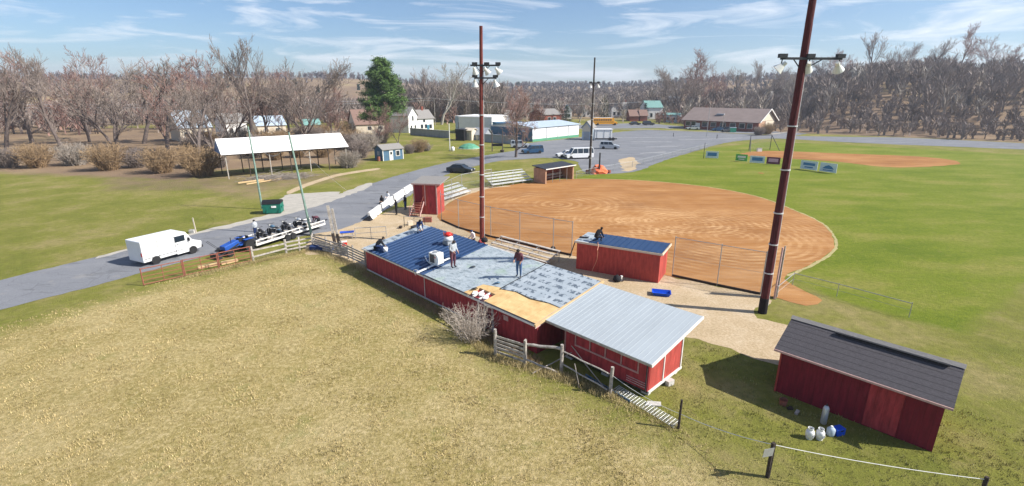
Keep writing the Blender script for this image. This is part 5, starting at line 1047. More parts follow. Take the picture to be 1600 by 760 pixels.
person(on_roof(811, 432), 2.7, 'worker in a maroon shirt and blue jeans standing alone on the pale felt', 'cloth_maroon', 'denim', LEAN, sc=1.03)
person(on_roof(655, 362), -2.6, 'worker kneeling at the far left corner of the blue roof, navy top', 'cloth_navy', 'cloth_grey', KNEEL)
person(on_roof(593, 392), -1.2, 'worker crouching at the near left corner of the blue roof beside a white bucket', 'cloth_black', 'cloth_navy', KNEEL)
person(G(740, 389), 2.2, 'person in a pale top and cap behind the roof, left of the middle light pole', 'cloth_white', 'cloth_black', LEAN, hat='cloth_navy')
person(G(750, 397), -.6, 'person in a red top leaning on the far roof edge by the light pole', 'cloth_red', 'cloth_black', BEND, hat='cloth_black')
person(G(934, 377, 2.3), -1.0, 'worker crouching on the left end of the blue dugout roof', 'cloth_black', 'cloth_black', KNEEL)
person(G(620, 336), 2.2, 'person in black standing with folded arms beside the white barriers, left of two', 'cloth_black', 'cloth_black', dict(elL=(-.26, .06, 1.16), elR=(.26, .06, 1.16), haL=(.06, .20, 1.20), haR=(-.06, .20, 1.16)))
person(G(634, 328), 2.4, 'person in black standing beside the red booth steps, right of two', 'cloth_black', 'cloth_navy', dict(elL=(-.26, .06, 1.16), haL=(-.05, .24, 1.16)))
person(G(598, 326) + Vector((0, 0, -.08)), 2.9, 'person in a dark vest sitting on the white barrier, leftmost sitter', 'cloth_black', 'cloth_black', SIT)
person(G(607, 319) + Vector((0, 0, -.08)), 2.7, 'person in a white top sitting on the white barrier beside the dark vested one', 'cloth_white', 'cloth_white', SIT)
person(G(401, 372), 1.2, 'person in a pale blue and grey top standing on the trailer by the motorcycles', 'cloth_grey', 'cloth_navy', None)
person(G(498, 356), 1.3, 'person bent over at the far end of the white trailer', 'cloth_maroon', 'cloth_black', BEND)
# ---------------------------------------------------------------- vehicles
def wheel_at(t, x, y, r, w_=.2, n='wheel'):
    o = MB().lathe([(r * .55, -w_ / 2), (r, -w_ / 2), (r, w_ / 2), (r * .55, w_ / 2)], (x, y, r), 16, 'Y').build(n, 'rubber', t); MB().lathe([(r * .55, -w_ * .45), (r * .55, w_ * .45)], (x, y, r), 12, 'Y').build('rim', 'galv', o)
def car(name, label, loc, rz, paint, kind='sedan', group=None, cat='car', L_=None, sc=1.0):
    """x forward"""
    t = thing(name, label, cat, loc, rz, group)
    D = dict(sedan=(4.6, 1.8, .95, 1.42, [(-1.75, .0), (-1.15, 1), (.35, 1), (1.05, 0)]), suv=(4.7, 1.9, 1.08, 1.78, [(-2.25, 0), (-2.1, 1), (.45, 1), (1.0, 0)]), van=(5.9, 2.0, 1.15, 2.15, [(-2.9, 0), (-2.82, 1), (1.35, 1), (2.05, 0)]), pickup=(5.6, 1.95, 1.08, 1.82, [(-.75, 0), (-.6, 1), (.75, 1), (1.35, 0)]))[kind]
    l, w_, hb_, ht, cab = D; z0 = .28; hl = l / 2
    prof = [(-hl, .45), (-hl + .1, z0), (hl - .15, z0), (hl, .5), (hl - .05, hb_ * .80), (cab[3][0], hb_), (cab[0][0], hb_), (-hl + .05, hb_ * .97)]
    if kind == 'pickup': prof = [(-hl, .5), (-hl + .1, z0 + .1), (hl - .15, z0 + .05), (hl, .5), (hl - .08, hb_ * .88), (cab[3][0], hb_), (-hl + .02, hb_)]
    b = part('body', MB().prism(prof, -w_ / 2, w_ / 2), paint, t, bevel=.05)
    c = MB(); yb, yt = w_ / 2 - .05, w_ / 2 - .22; P = lambda x, z, y: (x, y, z)
    q = [(cab[0][0], hb_ - .02, yb), (cab[1][0], ht - .04, yt), (cab[2][0], ht - .04, yt), (cab[3][0], hb_ - .02, yb)]
    vs = [P(*a) for a in q] + [(a[0], -a[2], a[1]) for a in q]; c.add(vs, [(0, 1, 2, 3), (7, 6, 5, 4), (0, 4, 5, 1), (1, 5, 6, 2), (2, 6, 7, 3), (3, 7, 4, 0)]); part('windows', c, 'glass_dark', t)
    r_ = MB().slab([(cab[1][0] - .03, -yt - .02, ht + .02), (cab[2][0] + .04, -yt - .02, ht + .02), (cab[2][0] + .04, yt + .02, ht + .02), (cab[1][0] - .03, yt + .02, ht + .02)], .07)
    xs = {'sedan': [-.35], 'suv': [-.3, -1.35], 'van': [.6, -.6, -1.8], 'pickup': []}[kind]
    for s in (-1, 1):
        for i in (0, 2): a, b2 = (q[0], q[1]) if i == 0 else (q[3], q[2]); r_.bar((a[0], s * (a[2] + .01), a[1]), (b2[0], s * (b2[2] + .01), b2[1]), .07, .08)
        for x in xs: r_.bar((x, s * (yb + .01), hb_), (x, s * (yt + .015), ht - .03), .07, .10)
    part('roof', r_, paint, t)
    for s in (-1, 1):
        part('headlight', MB().box((hl - .04, s * (w_ / 2 - .3), hb_ * .68), (.06, .34, .14)), 'lamp_clear', t); part('tail_light', MB().box((-hl + .02, s * (w_ / 2 - .18), hb_ * .78), (.06, .16, .22)), 'lamp_red', t)
        part('mirror', MB().box((cab[3][0] - .25, s * (w_ / 2 + .1), hb_ + .08), (.12, .18, .14)), 'black', t)
        for x in (hl - .95, -hl + .95): wheel_at(t, x, s * (w_ / 2 - .08), .35)
    part('bumper', MB().box((hl, 0, .42), (.10, w_ - .1, .18)), 'dark_steel', t); part('grille', MB().box((hl + .0, 0, hb_ * .66), (.05, .9, .16)), 'black', t)
    if kind == 'pickup': part('bed', MB().box((-1.85, 0, hb_ + .005), (1.8, w_ - .3, .02)), 'black', t)
    return t
car('parked_car', 'dark grey sedan parked on the grass beside the curving road', G(720, 270), R(-18), 'car_dark', 'sedan')
car('parked_car', 'silver suv parked by the spreading street tree, behind the dark blue one', G(812, 231), R(5), 'car_silver', 'suv')
car('parked_car', 'dark blue suv at the left end of the parking lot', G(832, 240), R(198), 'car_blue', 'suv')
car('pickup_truck', 'white car parked in front of the long white van', G(886, 246), R(190), 'car_white', 'sedan')
car('passenger_van', 'long white passenger van with dark windows in the parking lot', G(904, 248), R(194), 'car_white', 'van', cat='van')
car('parked_car', 'silver suv with white hood at the middle of the parking lot, doors facing us', G(952, 233), R(-12), 'car_silver', 'suv')
car('parked_car', 'small dark car on the far road right of the school bus', G(992, 195.5), R(8), 'car_dark', 'sedan'); car('parked_car', 'dark grey car on the far road, right of the small dark car', G(1013, 196), R(8), 'car_dark', 'suv')
car('parked_car', 'dark suv parked at the near right end of the school wall', G(1137, 207), R(200), 'car_dark', 'suv'); car('parked_car', 'silver car parked left along the school wall', G(1082, 203), R(180), 'car_silver', 'sedan'); car('parked_car', 'blue car parked before the middle of the school wall', G(1122, 205), R(182), 'car_blue', 'sedan')
# rename the small white one correctly
for o in bpy.data.objects:
    if o.name.startswith('pickup_truck'): o.name = 'parked_car'
# school bus
g = G(944, 196); t = thing('school_bus', 'yellow school bus parked side on before a conical evergreen', 'bus', g, R(4))
part('body', MB().prism([(-5, .5), (3.9, .5), (3.9, 1.7), (3.7, 2.95), (-4.9, 2.95), (-5, 2.8)], -1.2, 1.2), 'bus_yellow', t, bevel=.08); part('hood', MB().prism([(3.9, .5), (5.2, .5), (5.2, 1.35), (3.9, 1.6)], -1.05, 1.05), 'bus_yellow', t, bevel=.06)
part('roof', MB().prism([(-4.7, 2.96), (3.5, 2.96), (3.3, 3.06), (-4.5, 3.06)], -1.0, 1.0), 'plastic_white', t)
for i in range(8):
    for s in (-1, 1): part('window', MB().box((-4.3 + i * .95, s * 1.205, 2.2), (.72, .02, .55)), 'glass_dark', t)
part('stripe', MB().box((-.5, -1.21, 1.5), (8.6, .02, .07)).box((-.5, -1.21, 1.15), (8.6, .02, .07)), 'black', t)
for x in (-3.0, 4.2):
    for s in (-1, 1): wheel_at(t, x, s * 1.08, .48, .28)
part('windshield', MB().box((3.86, 0, 2.2), (.08, 1.9, .7)), 'glass_dark', t); part('bumper', MB().box((5.25, 0, .6), (.12, 2.2, .25)), 'black', t)
# orange play structure / bouncer beside the farthest pole
g = G(935, 271); t = thing('orange_tarp_pile', 'pile under orange tarpaulin at the foot of the farthest light pole', 'pile', g, .2); t.scale = (.8, .8, .85)
rg = random.Random(4); vs = [(0, 0, 1.75)]; n = 14
for k, (r_, z) in enumerate(((.9, 1.5), (1.5, .95), (1.9, .4), (2.1, 0))):
    for i in range(n): a = 6.283 * i / n; q_ = r_ * rg.uniform(.82, 1.15); vs.append((q_ * math.cos(a), q_ * .7 * math.sin(a), max(0, z * rg.uniform(.8, 1.15))))
fs = [(0, 1 + i, 1 + (i + 1) % n) for i in range(n)] + [(1 + k * n + i, 1 + k * n + (i + 1) % n, 1 + (k + 1) * n + (i + 1) % n, 1 + (k + 1) * n + i) for k in range(3) for i in range(n)]
part('tarpaulin', MB().add(vs, fs), 'orange', t); part('rope', MB().path([(-1.9, .3, .3), (-.6, .1, 1.5), (.6, -.3, 1.5), (1.8, -.5, .4)], .03), 'rope', t)
part('junk', MB().box((-2.3, .2, .35), (.7, .6, .7), .4).box((2.2, -.3, .3), (.8, .6, .6), .8), 'brick', t)

# trailer with motorcycles, tractor
A_ = G(402, 391); B_ = G(508, 357); d = (B_ - A_).to_2d(); l = d.length; TZ = math.atan2(d.y, d.x); t = thing('flatbed_trailer', 'long white flatbed trailer loaded with motorcycles on the road', 'trailer', (A_.x, A_.y, 0), TZ)
part('deck', MB().box((l / 2, .95, .45), (l, 1.9, .08)), 'old_wood', t); part('frame', MB().box((l / 2, -.02, .47), (l + .1, .10, .16)).box((l / 2, 1.95, .47), (l + .1, .10, .16)).box((0, .95, .47), (.1, 1.9, .16)), 'white_paint', t)
part('side_rail', MB().tube((0, -.02, .82), (l, -.02, .82), .05).tube((0, 1.95, .82), (l, 1.95, .82), .05), 'white_paint', t)
for i in range(6): part('stake', MB().box((l * i / 5, -.02, .66), (.06, .06, .3)).box((l * i / 5, 1.95, .66), (.06, .06, .3)), 'white_paint', t)
for x in (l * .40, l * .48):
    for y in (-.18, 2.12): wheel_at(t, x, y, .30)
part('drawbar', MB().bar((l, .95, .55), (l + 1.3, .95, .5), .1, .1), 'dark_steel', t)
def motorcycle(loc, rz, label, paint):
    t = thing('motorcycle', label, 'motorcycle', loc, rz, 'motorcycles on the trailer')
    for x, n in ((-.68, 'rear_wheel'), (.68, 'front_wheel')):
        w_ = MB().lathe([(.22, -.05), (.30, -.05), (.30, .05), (.22, .05)], (x, 0, .3), 14, 'Y').build(n, 'rubber', t); MB().lathe([(.20, -.02), (.20, .02)], (x, 0, .3), 10, 'Y').build('rim', 'galv', w_)
    part('tank', MB().lathe([(.02, -.28), (.13, -.2), (.16, .05), (.10, .25), (.02, .3)], (.12, 0, .82), 10, 'X'), paint, t, smooth=True); part('seat', MB().box((-.38, 0, .78), (.6, .24, .10)), 'black', t, bevel=.03)
    part('engine', MB().box((0, 0, .45), (.42, .28, .34)), 'dark_steel', t, bevel=.03); part('fork', MB().tube((.68, .09, .3), (.42, .09, 1.0), .025).tube((.68, -.09, .3), (.42, -.09, 1.0), .025), 'galv', t)
    part('handlebar', MB().path([(.32, -.36, 1.08), (.42, -.12, 1.02), (.42, .12, 1.02), (.32, .36, 1.08)], .018), 'dark_steel', t); part('headlight', MB().lathe([(.05, 0), (.09, .08)], (.46, 0, .92), 10, 'X'), 'lamp_clear', t)
    part('exhaust', MB().tube((.05, .16, .3), (-.75, .18, .32), .04), 'galv', t); part('fender', MB().box((-.72, 0, .63), (.3, .14, .05)), paint, t)
tx, ty = d.normalized(); nx, ny = -ty, tx
for i, (f, o_, rz_, pa, lab) in enumerate(((1.3, .9, 1.35, 'cloth_black', 'black motorcycle on the trailer nearest the person in the pale top'), (2.7, 1.0, 1.5, 'slate_blue', 'blue grey motorcycle second from the left on the trailer'), (4.0, .95, 1.3, 'black', 'black motorcycle in the middle of the trailer'), (5.6, .9, 1.5, 'car_silver', 'silver motorcycle towards the far end of the trailer'))):
    if f < l - .5: motorcycle((A_.x + tx * f + nx * o_, A_.y + ty * f + ny * o_, .49), TZ + rz_, lab, pa)
g = G(375, 394); t = thing('tractor', 'small blue tractor with large rear wheel beside the rusty gate', 'tractor', g, TZ + math.pi); t.scale = (.86, .86, .86)
part('hood', MB().prism([(.1, .75), (1.7, .62), (1.75, 1.05), (.2, 1.35)], -.38, .38), 'tractor_blue', t, bevel=.06); part('engine', MB().box((.8, 0, .62), (1.6, .4, .35)), 'dark_steel', t); part('seat', MB().box((-.75, 0, 1.05), (.45, .45, .10)).box((-.98, 0, 1.25), (.08, .45, .4)), 'black', t, bevel=.02)
part('fender', MB().box((-.65, .62, 1.28), (.95, .34, .06)).box((-.65, -.62, 1.28), (.95, .34, .06)).box((-.4, 0, .8), (1.2, .9, .12)), 'tractor_blue', t); part('steering_wheel', MB().tube((-.1, 0, 1.25), (-.3, 0, 1.5), .02).lathe([(.18, 1.5), (.2, 1.53), (.16, 1.53)], (-.32, 0, 0), 12), 'black', t)
for s in (-1, 1): wheel_at(t, -.7, s * .68, .62, .32, 'rear_wheel'); wheel_at(t, 1.35, s * .5, .34, .2, 'front_wheel')
part('exhaust', MB().tube((.9, .2, 1.1), (.9, .2, 1.75), .035), 'dark_steel', t)
part('loader', MB().bar((.3, .45, 1.0), (2.3, .45, .35), .08, .1).bar((.3, -.45, 1.0), (2.3, -.45, .35), .08, .1).box((2.45, 0, .3), (.35, 1.3, .4)), 'dark_steel', t)
g = G(345, 392); t = thing('push_mower', 'dark push mower left of the blue tractor', 'mower', g, .4); part('deck', MB().lathe([(.3, .1), (.32, .2), (.2, .28)], n=12), 'dark_steel', t); part('handle', MB().path([(-.2, -.18, .2), (-.9, -.18, .9), (-.9, .18, .9), (-.2, .18, .2)], .018), 'black', t)
for x, y in ((.25, .25), (.25, -.25), (-.25, .25), (-.25, -.25)): wheel_at(t, x, y, .1, .06)
g = G(296, 402); t = thing('white_van', 'white vehicle nose just entering at the left edge on the road', 'van', g + Vector((-1.6, .2, 0)), TZ); t.name = 'parked_van'
# complete van body for the vehicle cut by the edge
part('body', MB().prism([(-2.6, .35), (2.0, .35), (2.1, .9), (1.4, 1.15), (.9, 2.0), (-2.6, 2.05)], -.95, .95), 'car_white', t, bevel=.06); part('windshield', MB().add([(1.37, -.8, 1.22), (1.37, .8, 1.22), (.97, .72, 1.92), (.97, -.72, 1.92)], [(0, 1, 2, 3)]), 'glass_dark', t)
part('side_window', MB().box((.35, -.955, 1.55), (.8, .02, .5)), 'glass_dark', t); part('headlight', MB().box((2.07, .6, .8), (.06, .3, .16)), 'lamp_clear', t); part('headlight', MB().box((2.07, -.6, .8), (.06, .3, .16)), 'lamp_clear', t)
for x in (1.25, -1.7):
    for s in (-1, 1): wheel_at(t, x, s * .88, .34)
part('door', MB().box((.45, -.957, 1.05), (1.0, .015, 1.5)), 'car_white', t); part('seam', MB().box((-.08, -.962, 1.1), (.02, .012, 1.5)).box((-1.4, -.962, 1.1), (.02, .012, 1.6)).box((.97, -.962, 1.0), (.02, .012, 1.2)).box((-1.0, -.962, .62), (3.0, .012, .04)), 'dark_steel', t)
part('door_handle', MB().box((.1, -.975, 1.12), (.16, .03, .04)), 'black', t); part('mirror', MB().box((1.0, -1.05, 1.35), (.1, .18, .28)), 'black', t); part('bumper', MB().box((2.1, 0, .45), (.12, 1.8, .2)), 'dark_steel', t); part('grille', MB().box((2.09, 0, .72), (.04, .8, .2)), 'black', t); part('rear_light', MB().box((-2.6, -.85, 1.0), (.04, .12, .3)), 'lamp_red', t)
# white marker post
g = G(306, 364); t = thing('marker_post', 'slim white marker post on the grass at the left edge', 'post', g); part('post', MB().box((0, 0, .75), (.09, .06, 1.5), 0, 0, -.05), 'cream', t); part('base', MB().box((-.3, 0, .15), (.5, .4, .3)), 'concrete', t)
# green dumpster
g = G(428, 333); t = thing('dumpster', 'green dumpster with a dark domed lid on the grass beside the road', 'dumpster', g, R(12))
part('bin', MB().prism([(-.62, .12), (.62, .12), (.75, 1.15), (-.75, 1.15)], -.95, .95, 'X').box((0, 0, .08), (1.7, 1.0, .1)), 'green_paint', t, bevel=.03)
part('lid', MB().prism([(-.78, 1.16), (.78, 1.16), (.55, 1.42), (0, 1.55), (-.55, 1.42)], -.97, .97, 'X'), 'black', t); part('side_pocket', MB().box((-1.0, 0, .75), (.12, .9, .16)), 'green_paint', t); part('side_pocket', MB().box((1.0, 0, .75), (.12, .9, .16)), 'green_paint', t)
part('placard', MB().box((.25, -.735, .85), (.5, .02, .22), 0, -.13), 'white_paint', t); part('ribs', MB().box((-.5, -.69, .6), (.06, .05, .9), 0, -.13).box((.75, -.69, .6), (.06, .05, .9), 0, -.13), 'green_paint', t)

# ---------------------------------------------------------------- shelter and buildings beyond the road
A_ = G(358, 280).to_2d(); B_ = G(543, 263).to_2d(); d = B_ - A_; l = d.length; t = thing('shelter', 'long open shelter with a bright white gable canopy on posts', 'shelter', (A_.x, A_.y, 0), math.atan2(d.y, d.x)); ww = 6.2
part('canopy', MB().slab([(-.6, -.5, 3.85), (l + .4, -.5, 3.85), (l + .4, ww / 2, 6.0), (-.6, ww / 2, 6.0)], .05).slab([(-.6, ww / 2, 6.0), (l + .4, ww / 2, 6.0), (l + .4, ww + .5, 3.85), (-.6, ww + .5, 3.85)], .05), 'canvas_white', t)
part('gable_end', MB().prism([(-.45, 3.8), (ww + .45, 3.8), (ww / 2, 5.93)], -.55, -.48, 'X'), 'canvas_blue', t); part('gable_end', MB().prism([(-.45, 3.8), (ww + .45, 3.8), (ww / 2, 5.93)], l + .28, l + .35, 'X'), 'canvas_blue', t)
for i in range(7):
    x = l * i / 6
    for y in (0, ww): part('post', MB().box((x, y, 1.9), (.13, .13, 3.85)), 'dark_wood' if i % 2 or y else 'bark_pale', t)
    part('truss', MB().bar((x, 0, 3.75), (x, ww, 3.75), .1, .15).bar((x, 0, 3.75), (x, ww / 2, 5.85), .08, .12).bar((x, ww, 3.75), (x, ww / 2, 5.85), .08, .12), 'dark_wood', t)
part('eave_beam', MB().bar((-.4, 0, 3.7), (l + .3, 0, 3.7), .1, .2).bar((-.4, ww, 3.7), (l + .3, ww, 3.7), .1, .2), 'dark_wood', t)
for i in range(4): part('brace', MB().bar((l * (i * 1.6 + .6) / 6, 0, 2.9), (l * (i * 1.6 + 1) / 6, 0, 3.65), .07, .09), 'dark_wood', t)
tag(MB().bar(G(372, 286, .3), G(412, 281, .35), .2, .2).bar(G(385, 288, .15), G(440, 279, .2), .15, .15).build('timber', 'new_wood'), 'pale timbers lying in front of the shelter left of the second green pole', 'timber')

def house(name, label, A, B, depth, eave, rise, wall, roof, ridge='x', windows=(), door=None, chimney=False, cat='house', over=.35, base=None, gable=None, z=None, group=None, trim='white_paint'):
    """front wall from ground point A to B; ridge along x or y; windows (x fraction, z, w, h) on the front, ('R', y fraction, ...) on the right end"""
    A = Vector(A).to_2d(); B = Vector(B).to_2d(); d = B - A; l = d.length; zz = min(hz(A.x, A.y), hz(B.x, B.y)) if z is None else z
    t = thing(name, label, cat, (A.x, A.y, zz), math.atan2(d.y, d.x), group)
    if rise <= 0:
        part('wall', MB().box((l / 2, depth / 2, eave / 2 - .2), (l, depth, eave + .4)), wall, t); part('roof', MB().box((l / 2, depth / 2, eave + .08), (l + .3, depth + .3, .16)), roof, t)
    elif ridge == 'x':
        part('wall', MB().prism([(0, -.4), (depth, -.4), (depth, eave), (depth / 2, eave + rise), (0, eave)], 0, l, 'X'), wall, t)
        e = eave - over * rise / (depth / 2) + .06; part('roof', MB().prism([(-over, e), (depth / 2, eave + rise + .06), (depth + over, e), (depth + over, e + .14), (depth / 2, eave + rise + .22), (-over, e + .14)], -over, l + over, 'X'), roof, t)
    else:
        part('wall', MB().prism([(0, -.4), (l, -.4), (l, eave), (l / 2, eave + rise), (0, eave)], 0, depth, 'Y'), wall, t)
        e = eave - over * rise / (l / 2) + .06; part('roof', MB().prism([(-over, e), (l / 2, eave + rise + .06), (l + over, e), (l + over, e + .14), (l / 2, eave + rise + .22), (-over, e + .14)], -over, depth + over, 'Y'), roof, t)
    for w_ in windows:
        if w_[0] == 'R': _, f, z_, a, b = w_; c = (l + .02, depth * f, z_); s1 = (.06, a + .24, b + .24); s2 = (.1, a, b)
        else: f, z_, a, b = w_; c = (l * f, -.02, z_); s1 = (a + .24, .06, b + .24); s2 = (a, .1, b)
        fr = part('window', MB().box(c, s1), trim, t); part('pane', MB().box(c, s2), 'glass_dark', fr)
    if door: f, a, b, dm = door; dd = part('door', MB().box((l * f, -.03, b / 2), (a, .08, b)), dm, t); part('handle', MB().box((l * f + a * .35, -.09, b * .48), (.06, .05, .12)), 'dark_steel', dd)
    if chimney: part('chimney', MB().box((l * .62, depth / 2, eave + rise + .5), (.7, .7, 1.6)), 'brick', t)
    if base: part('base_strip', MB().box((l / 2, -.03, .35), (l, .06, .7)), base, t)
    if gable: part('gable_trim', MB().box((l / 2, -.05, eave - .05), (l + .1, .06, .2)), gable, t)
    return t
# small blue shed
t = house('garden_shed', 'small slate blue shed with white door and window on the lawn', G(599, 252), G(630, 248.5), 3.0, 2.15, .75, 'slate_blue', 'grey_shingle', 'x', [(.74, 1.3, .75, .95)], (.40, .85, 1.9, 'white_paint'), cat='shed', over=.25)
part('corner_board', MB().box((.0, -.03, 1.05), (.16, .1, 2.2)), 'white_paint', t); part('corner_board', MB().box(((G(599, 252) - G(630, 248.5)).length, -.03, 1.05), (.16, .1, 2.2)), 'white_paint', t)
part('door_light', MB().box(((G(599, 252) - G(630, 248.5)).length * .40, -.09, 1.4), (.4, .04, .5)), 'glass_dark', t); part('side_window', MB().box((-.04, 1.5, 1.4), (.06, .9, .8)), 'grey_wall', t)
q = G(592, 252); t = thing('red_barrel', 'red barrel at the left end of the small blue shed', 'barrel', q); part('drum', MB().lathe([(.28, 0), (.3, .05), (.3, .85), (.28, .9)], n=14), 'rust', t); part('lid', MB().tube((0, 0, .9), (0, 0, .94), .29), 'dark_steel', t)
q = G(702, 236) + Vector((.9, -.6, 0)); t = thing('white_tank', 'small white tank at the foot of the short white pole', 'tank', q); part('tank', MB().lathe([(.3, 0), (.42, .2), (.42, .8), (.2, 1.05)], n=12), 'plastic_white', t, smooth=True); part('lid', MB().tube((0, 0, 1.05), (0, 0, 1.12), .12), 'dark_steel', t)
# white farmhouse: gabled front + wing
house('farmhouse', 'white gabled farmhouse front above the grey wall', G(639, 208), G(653, 206), 8, 5.6, 2.6, 'siding_white', 'grey_shingle', 'y', [(.3, 1.6, .9, 1.4), (.72, 1.6, .9, 1.4), (.5, 4.6, .9, 1.5)], chimney=False)
house('farmhouse_wing', 'white wing of the farmhouse with grey roof and low porch', G(653.5, 206), G(678, 204.5), 6.5, 4.4, 2.6, 'siding_white', 'grey_shingle', 'x', [(.25, 1.7, .9, 1.3), (.5, 1.7, .9, 1.3), (.8, 1.6, 1.0, 1.3), (.4, 3.6, .8, 1.0)], (.64, .95, 2.1, 'teal'), chimney=True)
house('long_barn', 'long low building with a broad brown roof behind the reddish tree', G(557, 209), G(626, 206.5), 13, 2.9, 4.4, 'cream', 'brown_shingle', 'x', [(.3, 1.6, 1.2, 1.1), (.55, 1.6, 1.2, 1.1), (.8, 1.6, 1.2, 1.1)], (.9, 1, 2.1, 'white_paint'), cat='building')
house('flat_roof_building', 'flat roofed building, its shaded front coloured blue grey and its sunlit right end white', G(712, 208), G(768, 210), 14, 5.4, 0, 'pale_blue_wall', 'siding_white', 'x', [(.12, 2.4, 1.0, 2.2)], cat='building')  # shade on the front face put into the blue grey wall colour
house('lit_end_block', 'white block standing in for the sunlit right face of the flat roofed building', G(768.6, 210.3), G(792, 206), 12, 5.2, 0, 'siding_white', 'siding_white', 'x', [], (.3, 1.0, 2.1, 'grey_wall'), cat='building')  # right face of the same building, its sunlight painted as a white block
t = house('grey_fence_wall', 'long blue grey privacy wall in front of the farmhouse', G(641, 211), G(702, 216.5), .15, 2.0, 0, 'grey_wall', 'grey_wall', cat='wall'); t = house('grey_fence_wall', 'blue grey privacy wall at the right, in front of the teal trailer', G(757, 222), G(808, 226), .15, 2.0, 0, 'grey_wall', 'grey_wall', cat='wall')
t = house('black_trailer', 'black open ended box trailer left of a tan panel', G(712, 220), G(725, 220.5), 4, 3.0, 0, 'black', 'dark_steel', cat='trailer'); part('tail_lights', MB().box((.15, -.05, .8), (.12, .06, .3)), 'lamp_red', t)
house('tan_shed', 'tan little shed right of the black box trailer', G(726, 219.5), G(737, 220), 3, 2.7, .5, 'cream', 'cream', cat='shed', door=(.5, .9, 1.9, 'old_wood'))
t = house('grey_tent', 'low pale grey tent like cover behind the tallest middle pole', G(738, 219), G(757, 220), 4, 1.6, 1.6, 'grey_wall', 'grey_wall', cat='tent', door=(.4, .8, 1.5, 'galv'))
q = G(733, 232); t = thing('play_dome', 'green play cloth mound on the lawn below the tan shed', 'play tent', q); part('cloth', MB().lathe([(2.6, 0), (2.3, .45), (1.3, 1.0), (.1, 1.25)], n=12), 'green_trim', t); part('ring', MB().lathe([(2.65, 0), (2.7, .1), (2.6, .1)], n=16), 'plastic_white', t)
# roadside sign frame
A_ = G(769, 237).to_2d(); t = thing('roadside_sign', 'two post frame holding a low black board by the road', 'sign', (A_.x, A_.y, 0), -.05); part('post', MB().box((0, 0, 2.4), (.22, .2, 4.8)), 'bark', t); part('post', MB().box((2.4, 0, 2.4), (.2, .2, 4.8)), 'bark', t); part('board', MB().box((1.2, -.05, 1.5), (2.3, .1, .55)), 'black', t); part('planter', MB().lathe([(.4, 0), (.5, .45), (.3, .55)], (2.4, -1.2, 0), n=10), 'dark_wood', t)
t = house('teal_trailer', 'teal blue long trailer beyond the spreading street tree', G(776, 214), G(822, 213), 6, 4.0, 0, 'teal', 'slate_blue', cat='trailer'); part('roundel', MB().tube((3.6, -.03, 2.8), (3.6, -.08, 2.8), .45, n=14), 'sign_white', t)
t = house('white_hall', 'long white hall with green base strip and grey roof beside the parking lot', G(832, 222), G(904, 214), 16, 3.7, .9, 'siding_white', 'pale_blue_wall', 'x', [], cat='building', base='green_trim')
l = (G(832, 222) - G(904, 214)).length
for f in (.28, .52, .75): part('downpipe', MB().box((l * f, -.06, 1.9), (.12, .08, 3.5)), 'grey_wall', t)
part('shaded_end', MB().box((-.04, 8, 1.8), (.06, 15.9, 3.5)), 'slate_blue', t)  # shade on the hall's left end painted as a slate blue sheet
house('lean_to', 'small pale green kiosk at the left corner of the long white hall', G(818, 221), G(825, 221), 2.5, 2.6, .4, 'roof_green', 'siding_white', cat='kiosk', door=(.5, .8, 1.9, 'white_paint'))
t = house('storage_barn', 'small barn fronted storage unit left of the white truck trailer', G(909, 219), G(923, 219.5), 5, 3.6, 1.5, 'pale_blue_wall', 'grey_shingle', 'y', [], (.5, 1.6, 2.4, 'grey_wall'), cat='shed'); part('gable_panel', MB().prism([(.1, 2.3), (2.3, 2.3), (2.3, 3.4), (1.2, 4.6), (.1, 3.4)], -.06, -.02), 'cream', t)
t = house('box_trailer', 'white box trailer with grey skirts in the parking lot', G(929, 220), G(956, 220), 2.6, 3.0, 0, 'siding_white', 'siding_white', cat='trailer')
for x in (.6, 2.6, 4.4): part('panel_seam', MB().box((x, -.03, 1.8), (.12, .04, 2.2)), 'grey_wall', t)
part('chassis', MB().box((3.2, -.04, .5), (6.2, .08, .35)), 'dark_steel', t)
for x in (4.3, 5.2): wheel_at(t, x, -.1, .45, .25)
house('brick_shop', 'red brick building with a band of white upper windows beyond the hall', G(850, 193), G(877, 192), 12, 3.6, 2.2, 'brick', 'grey_shingle', 'x', [(.3, 1.7, 1.4, 1.6), (.6, 1.7, 1.4, 1.6)], cat='building', gable='siding_white')
house('white_cottage', 'white cottage with blue grey windows behind the school bus', G(955, 184), G(971, 184), 8, 4.5, 2.2, 'siding_white', 'grey_shingle', 'y', [(.3, 1.8, 1.2, 1.6), (.7, 1.8, 1.2, 1.6)])
house('red_cottage', 'low brick building with brown roof left of the church, far side of the road', G(984, 190), G(998, 190), 8, 2.4, 2.6, 'brick', 'brown_shingle', 'x', [], cat='building')
house('church', 'pale church with a sea green roof near the school', G(1010, 188), G(1034, 188), 14, 5.5, 3.0, 'siding_white', 'roof_green', 'x', [(.3, 2, 1, 1.8), (.7, 2, 1, 1.8)], cat='church')
